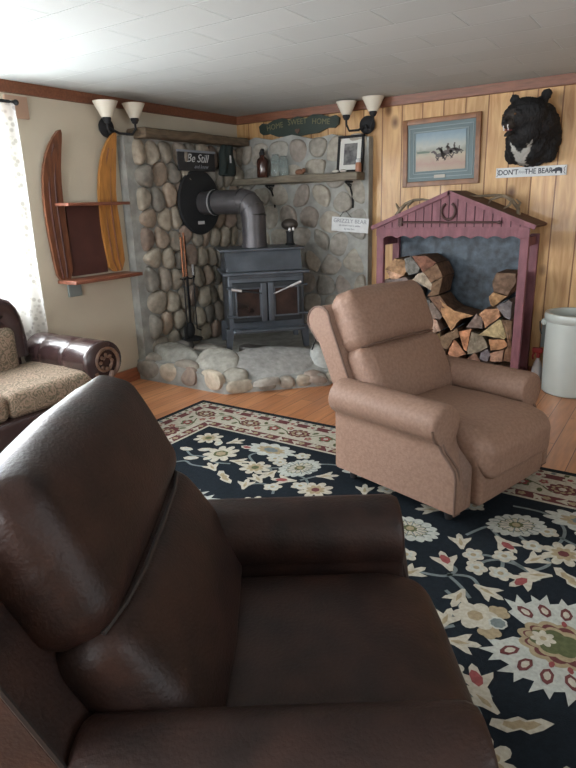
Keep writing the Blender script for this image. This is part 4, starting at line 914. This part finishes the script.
def ring(x0,x1,y0,y1,w,mi,lv):
    flat([(x0,y0),(x1,y0),(x1,y0+w),(x0,y0+w)],mi,lv); flat([(x0,y1-w),(x1,y1-w),(x1,y1),(x0,y1)],mi,lv)
    flat([(x0,y0+w),(x0+w,y0+w),(x0+w,y1-w),(x0,y1-w)],mi,lv); flat([(x1-w,y0+w),(x1,y0+w),(x1,y1-w),(x1-w,y1-w)],mi,lv)
rg=random.Random(21)
def fl(cx,cy,r,n_,lobe,mi,lv,rot=0,sy=1,res=6,pw=1):
    P=[]
    for k in range(n_*res):
        t=2*PI*k/(n_*res); m_=abs(math.cos(n_*t/2))**pw; rr=r*(1-lobe+lobe*m_); x,y=rr*math.cos(t),rr*sy*math.sin(t)
        P.append((cx+x*math.cos(rot)-y*math.sin(rot),cy+x*math.sin(rot)+y*math.cos(rot)))
    flat(P,mi,lv)
def poly(cx,cy,s,rot,pts,mi,lv):
    flat([(cx+s*(x*math.cos(rot)-y*math.sin(rot)),cy+s*(x*math.sin(rot)+y*math.cos(rot))) for x,y in pts],mi,lv)
def strip(pts,w,mi,lv):
    # smooth curve through points, as a flat band
    Q=[]; n_=len(pts)
    for i in range(n_-1):
        p0=pts[max(0,i-1)];p1=pts[i];p2=pts[i+1];p3=pts[min(n_-1,i+2)]
        for t in [k/6 for k in range(6)]:
            Q.append(tuple(.5*((2*p1[j])+(-p0[j]+p2[j])*t+(2*p0[j]-5*p1[j]+4*p2[j]-p3[j])*t*t+(-p0[j]+3*p1[j]-3*p2[j]+p3[j])*t**3) for j in(0,1)))
    Q.append(pts[-1]); z=.0101+lv*.00035; vs=[]
    for i,q in enumerate(Q):
        a=Q[max(0,i-1)]; b=Q[min(len(Q)-1,i+1)]; dx,dy=b[0]-a[0],b[1]-a[1]; L=math.hypot(dx,dy) or 1
        vs+=[(q[0]-dy/L*w/2,q[1]+dx/L*w/2,z),(q[0]+dy/L*w/2,q[1]-dx/L*w/2,z)]
    mb.add(vs,[(2*i,2*i+1,2*i+3,2*i+2) for i in range(len(Q)-1)],mi)
LILY=[(-.5,-.06),(-.1,-.2),(.25,-.45),(.45,-.5),(.3,-.15),(.6,-.12),(.75,.0),(.6,.12),(.3,.15),(.45,.5),(.25,.45),(-.1,.2),(-.5,.06)]
LIL2=[(-.3,-.04),(0,-.12),(.3,-.05),(.5,0),(.3,.05),(0,.12),(-.3,.04)]
BUD=[(-.5,0),(-.3,-.25),(.1,-.32),(.5,-.1),(.6,.12),(.3,.3),(-.2,.26)]
LEAF=[(-.9,.05),(-.5,-.22),(-.1,-.14),(.1,-.3),(.5,-.2),(.9,0),(.6,.2),(.2,.15),(0,.3),(-.4,.2),(-.75,.28)]
def item(k,x,y,rot=None,g=1.10):
    rot=rg.uniform(0,2*PI) if rot is None else rot
    if k=='w': fl(x,y,g*.052,5,.28,CR_,6,rot,.85); fl(x,y,g*.030,5,.3,WH,7,rot); fl(x,y,g*.012,6,.1,BE,8)
    elif k=='l': poly(x,y,g*.10,rot,LILY,CR_,6); poly(x,y,g*.075,rot,LIL2,BE,7)
    elif k=='r': poly(x,y,g*.115,rot,LILY,CR_,6); poly(x,y,g*.062,rot,[(x_+.35,y_) for x_,y_ in BUD],RD,7)
    elif k=='p': poly(x,y,g*.08,rot,BUD,CR_,6); poly(x,y,g*.05,rot,BUD,RD,7)
    elif k=='b': poly(x,y,g*.085,rot,BUD,CR_,6); poly(x+.01,y,.045,rot,BUD,WH,7)
    elif k=='s': fl(x,y,g*.095,8,.42,CR_,6,rot,.9,pw=.7); fl(x,y,g*.05,8,.3,BE,7,rot); fl(x,y,g*.022,6,.1,DR if rg.random()<.5 else GN,8)
    elif k=='S': fl(x,y,g*.125,9,.4,CR_,6,rot,.8,pw=.7); fl(x,y,g*.045,6,.1,GN,7); fl(x,y,g*.03,6,.1,BE,8)
    elif k=='f': poly(x,y,g*.10,rot,LEAF,CR_,6); poly(x,y,g*.06,rot,LEAF,BE,7)
    elif k=='C':
        fl(x,y,g*.135,16,.14,WH,6,rot,.72); fl(x,y,g*.085,14,.18,GN,7,rot,.7); fl(x,y,g*.078,14,.2,CR_,8,rot,.7); fl(x,y,g*.035,8,.2,GN,9,rot,.8); fl(x,y,g*.018,6,.1,BE,10)
        for q in range(14): t=2*PI*q/14+rot; strip([(x+.04*math.cos(t),y+.03*math.sin(t)),(x+.11*math.cos(t),y+.078*math.sin(t))],.006,SL,9)
    elif k=='H':
        fl(x,y,g*.17,11,.25,WH,6,0,.55); fl(x,y,g*.10,9,.25,BE,7,0,.5); fl(x,y,g*.05,8,.2,SL,8,0,.6)
# field boundary: border bands
def band(i0,i1,mi,lv): ring(RX0+i0,RX1-i0,RY0+i0,RY1-i0,i1-i0,mi,lv)
band(.045,.085,CR_,1); band(.085,.145,DR,1); band(.145,.36,CR_,1); band(.36,.43,DR,1); band(.43,.45,CR_,1); 
def along(off,step,fn):
    # walk the border ring at a distance from the rug edge
    x0,x1,y0,y1=RX0+off,RX1-off,RY0+off,RY1-off
    nx=round((x1-x0)/step); ny=round((y1-y0)/step)
    for i in range(nx+1): x=x0+(x1-x0)*i/nx; fn(x,y0,0,i); fn(x,y1,0,i)
    for i in range(1,ny): y=y0+(y1-y0)*i/ny; fn(x0,y,1,i); fn(x1,y,1,i)
along(.065,.07,lambda x,y,o,i: fl(x,y,.017,4,.3,(GN,DR,SL)[i%3],2,.3*i))
along(.115,.17,lambda x,y,o,i: (fl(x,y,.042,5,.3,CR_,2,i,1),fl(x,y,.018,5,.3,RD,3)))
def ros(x,y,o,i):
    if i%2==0:
        fl(x,y,.085,10,.2,DR,3,0,.8 if not o else 1.2); fl(x,y,.062,9,.25,BE,4,0,.8); fl(x,y,.045,7,.25,DR,5,0,.8); fl(x,y,.022,6,.2,CR_,6)
    else:
        fl(x,y,.055,5,.35,GN,3,.5); fl(x,y,.040,5,.35,RD,4,.5); fl(x,y,.018,5,.2,CR_,5)
along(.2525,.21,ros)
def sm(x,y,o,i):
    dx,dy=(.105,.0) if not o else (0,.105); s_=(.055 if i%2 else -.055)
    ax,ay=(x+dx,y+s_) if not o else (x+s_,y+dy)
    if RX0+.15<ax<RX1-.15 and RY0+.15<ay<RY1-.15: fl(ax,ay,.028,5,.35,RD,3,i); fl(ax,ay,.012,5,.2,BE,4); 
    bx,by=(x+dx,y-s_) if not o else (x-s_,y+dy)
    if RX0+.15<bx<RX1-.15 and RY0+.15<by<RY1-.15: poly(bx,by,.05,i,BUD,GN,3)
    strip([(x-dx,y-dy),(x-dx*.3+ (0 if not o else s_),y-dy*.3+(s_ if not o else 0)),(x+dx,y+dy)],.010,GN,2)
along(.2525,.21,sm)
along(.395,.13,lambda x,y,o,i:(poly(x,y,.065,(0 if not o else PI/2)+i,LILY,CR_,2),fl(x+(.05 if not o else 0),y+(0 if not o else .05),.022,5,.3,BE,3)))
# field motifs
RT=[('w',3.58,-3.05),('w',3.62,-3.14),('w',3.7,-2.99),('w',3.72,-3.13),('l',3.82,-2.95,1.0),('l',3.86,-3.06,3.6),('r',3.82,-3.12,4.2),('r',3.67,-2.88,5.6),('w',3.79,-2.84),('w',3.82,-2.68),('s',3.92,-2.84),('f',3.98,-3.03,-.6),('r',3.5,-3.17,2.2),('l',3.7,-3.28,-.3),('l',3.62,-3.37,-1.6),('C',3.68,-2.69),('l',3.5,-2.98,2),('l',3.39,-3.32,1),('C',3.25,-2.98),('w',3.32,-3.2),('l',3.27,-2.75),('s',4.02,-2.60),('b',3.9,-2.48),('l',4.1,-2.75),('w',3.45,-2.60),('H',3.95,-2.50)]
LT=[('S',1.85,-2.73),('b',1.59,-2.78,0),('b',1.71,-2.73,.5),('b',1.72,-2.88,.4),('l',1.80,-2.53,1),('p',1.93,-2.56,0),('b',1.72,-2.60,2),('l',2.02,-2.77,.3),('l',1.94,-2.92,2.6),('f',2.09,-2.99,-.5),('l',2.26,-3.01,2),('s',2.17,-2.79),('H',2.10,-2.52),('C',2.41,-2.66),('l',2.3,-2.81),('w',2.26,-2.65),('w',2.20,-2.62),('r',2.43,-2.84,3.5),('l',2.28,-2.91),('w',2.41,-2.95),('w',2.33,-2.50),('l',2.6,-2.68,.6),('s',2.64,-2.86),('H',2.78,-2.50),('w',2.54,-2.86),('s',2.44,-3.18),('l',2.88,-2.73),('C',2.89,-2.98),('w',2.98,-2.66),('l',2.66,-3.1),('w',2.62,-3.3),('l',2.75,-3.25),('b',1.60,-3.0,1),('l',1.62,-3.25,1),('s',1.60,-2.56)]
VR=[[(3.40,-3.30),(3.52,-3.27),(3.55,-3.20),(3.5,-3.17)],[(3.53,-3.25),(3.62,-3.22),(3.68,-3.28)],[(3.53,-3.25),(3.60,-3.30),(3.66,-3.36)],[(3.58,-3.05),(3.64,-3.02),(3.7,-3.03),(3.76,-3.03),(3.84,-3.07),(3.87,-3.10)],[(3.62,-3.14),(3.64,-3.07),(3.70,-3.03),(3.72,-3.13)],[(3.72,-3.0),(3.82,-3.04),(3.88,-2.96),(3.86,-2.90)],[(3.5,-2.9),(3.56,-2.78),(3.6,-2.80),(3.67,-2.88)],[(3.62,-2.5),(3.78,-2.50),(3.88,-2.60),(3.89,-2.74),(3.84,-2.85)],[(3.68,-2.75),(3.79,-2.84),(3.9,-2.84)],[(3.66,-3.46),(3.62,-3.40),(3.56,-3.36)],[(3.88,-2.7),(4.0,-2.75),(4.1,-2.72)],[(3.2,-2.6),(3.35,-2.7),(3.45,-2.62)]]
VL=[[(1.62,-2.80),(1.7,-2.84),(1.78,-2.82),(1.9,-2.85),(2.0,-2.82)],[(1.66,-3.0),(1.72,-2.93),(1.8,-2.95),(1.9,-2.93)],[(2.1,-2.72),(2.03,-2.66),(2.06,-2.58),(2.16,-2.55)],[(2.17,-2.79),(2.28,-2.73),(2.42,-2.6),(2.55,-2.52),(2.66,-2.52)],[(2.26,-2.9),(2.3,-2.80),(2.2,-2.72)],[(2.25,-3.02),(2.32,-2.95),(2.41,-2.95),(2.46,-3.02)],[(2.5,-2.8),(2.56,-2.7),(2.6,-2.68)],[(2.43,-2.75),(2.52,-2.77),(2.58,-2.86),(2.5,-2.9)],[(2.75,-2.9),(2.7,-3.05),(2.62,-3.2)],[(1.62,-3.1),(1.7,-3.2),(1.64,-3.3)]]
def inside(x,y): return RX0+.50<x<RX1-.50 and RY0+.50<y<RY1-.50
def put(L,V,mxf,myf):
    fx=lambda x:2*CX-x if mxf else x; fy=lambda y:2*CY-y if myf else y
    for it in L:
        k,x,y=it[:3]; rot=it[3] if len(it)>3 else (x*37+y*13)%6.28
        if mxf: rot=PI-rot
        if myf: rot=-rot
        if inside(fx(x),fy(y)) or k=='H': item(k,fx(x),fy(y),rot)
    for v in V: strip([(fx(x),fy(y)) for x,y in v],.016,SL,4)
for my in(0,1):
    put(RT,VR,0,my); put(LT,VL,0,my)
    put([i for i in LT if i[1]<2.02],[v for v in VL if v[0][0]<1.9],1,my)
# large palmettes facing the ends of the field
def palm(px,sg):
    X=lambda x:px+sg*x
    for k in range(13):     # flame petals round the heart
        t=R(-138+k*23); a,b_=.16*math.cos(t),.15*math.sin(t); rot=t if sg>0 else PI-t
        PET=[(-.6,-.16),(-.1,-.42),(.25,-.36),(.55,-.5),(.5,-.2),(.9,-.22),(.62,.02),(.85,.2),(.4,.25),(.35,.42),(-.1,.34),(-.6,.16)]
        poly(X(.10+a),CY+b_,.15,rot,PET,WH,5); poly(X(.10+a*1.18),CY+b_*1.18,.072,rot,BUD,DR,8); poly(X(.10+a*1.18),CY+b_*1.18,.040,rot,BUD,CR_,9)
    fl(X(.11),CY,.155,12,.12,BE,7,0,.78)
    fl(X(.11),CY,.135,12,.15,DR,8,0,.75); fl(X(.10),CY,.118,10,.15,BE,9,0,.72); fl(X(.09),CY,.095,7,.2,GN,10,0,.7); fl(X(.045),CY,.045,7,.35,CR_,12); fl(X(.045),CY,.012,6,.1,BE,13)
    for k in range(9): t=R(-100+k*25); poly(X(.12+.135*math.cos(t)),CY+.118*math.sin(t),.032,t if sg>0 else PI-t,BUD,RD,11)
    fl(X(-.20),CY,.085,6,.25,CR_,8,.4); fl(X(-.20),CY,.030,6,.1,BE,9); fl(X(-.13),CY-.06,.045,5,.2,BE,7); fl(X(-.13),CY+.06,.045,5,.2,BE,7); fl(X(-.115),CY,.036,8,.1,WH,9); fl(X(-.115),CY,.028,8,.1,SL,10)
palm(3.91,1); palm(2.19,-1)
for sg in(-1,1): fl(CX,CY+sg*.0,.26,12,.3,WH,5); fl(CX,CY,.18,12,.2,RD,6); fl(CX,CY,.13,8,.3,BE,7); fl(CX,CY,.06,8,.2,CR_,8); break
setp(mb.build('area_rug',RM,smooth=0),'black floral area rug with cream and dark red border on the wood floor','rug')
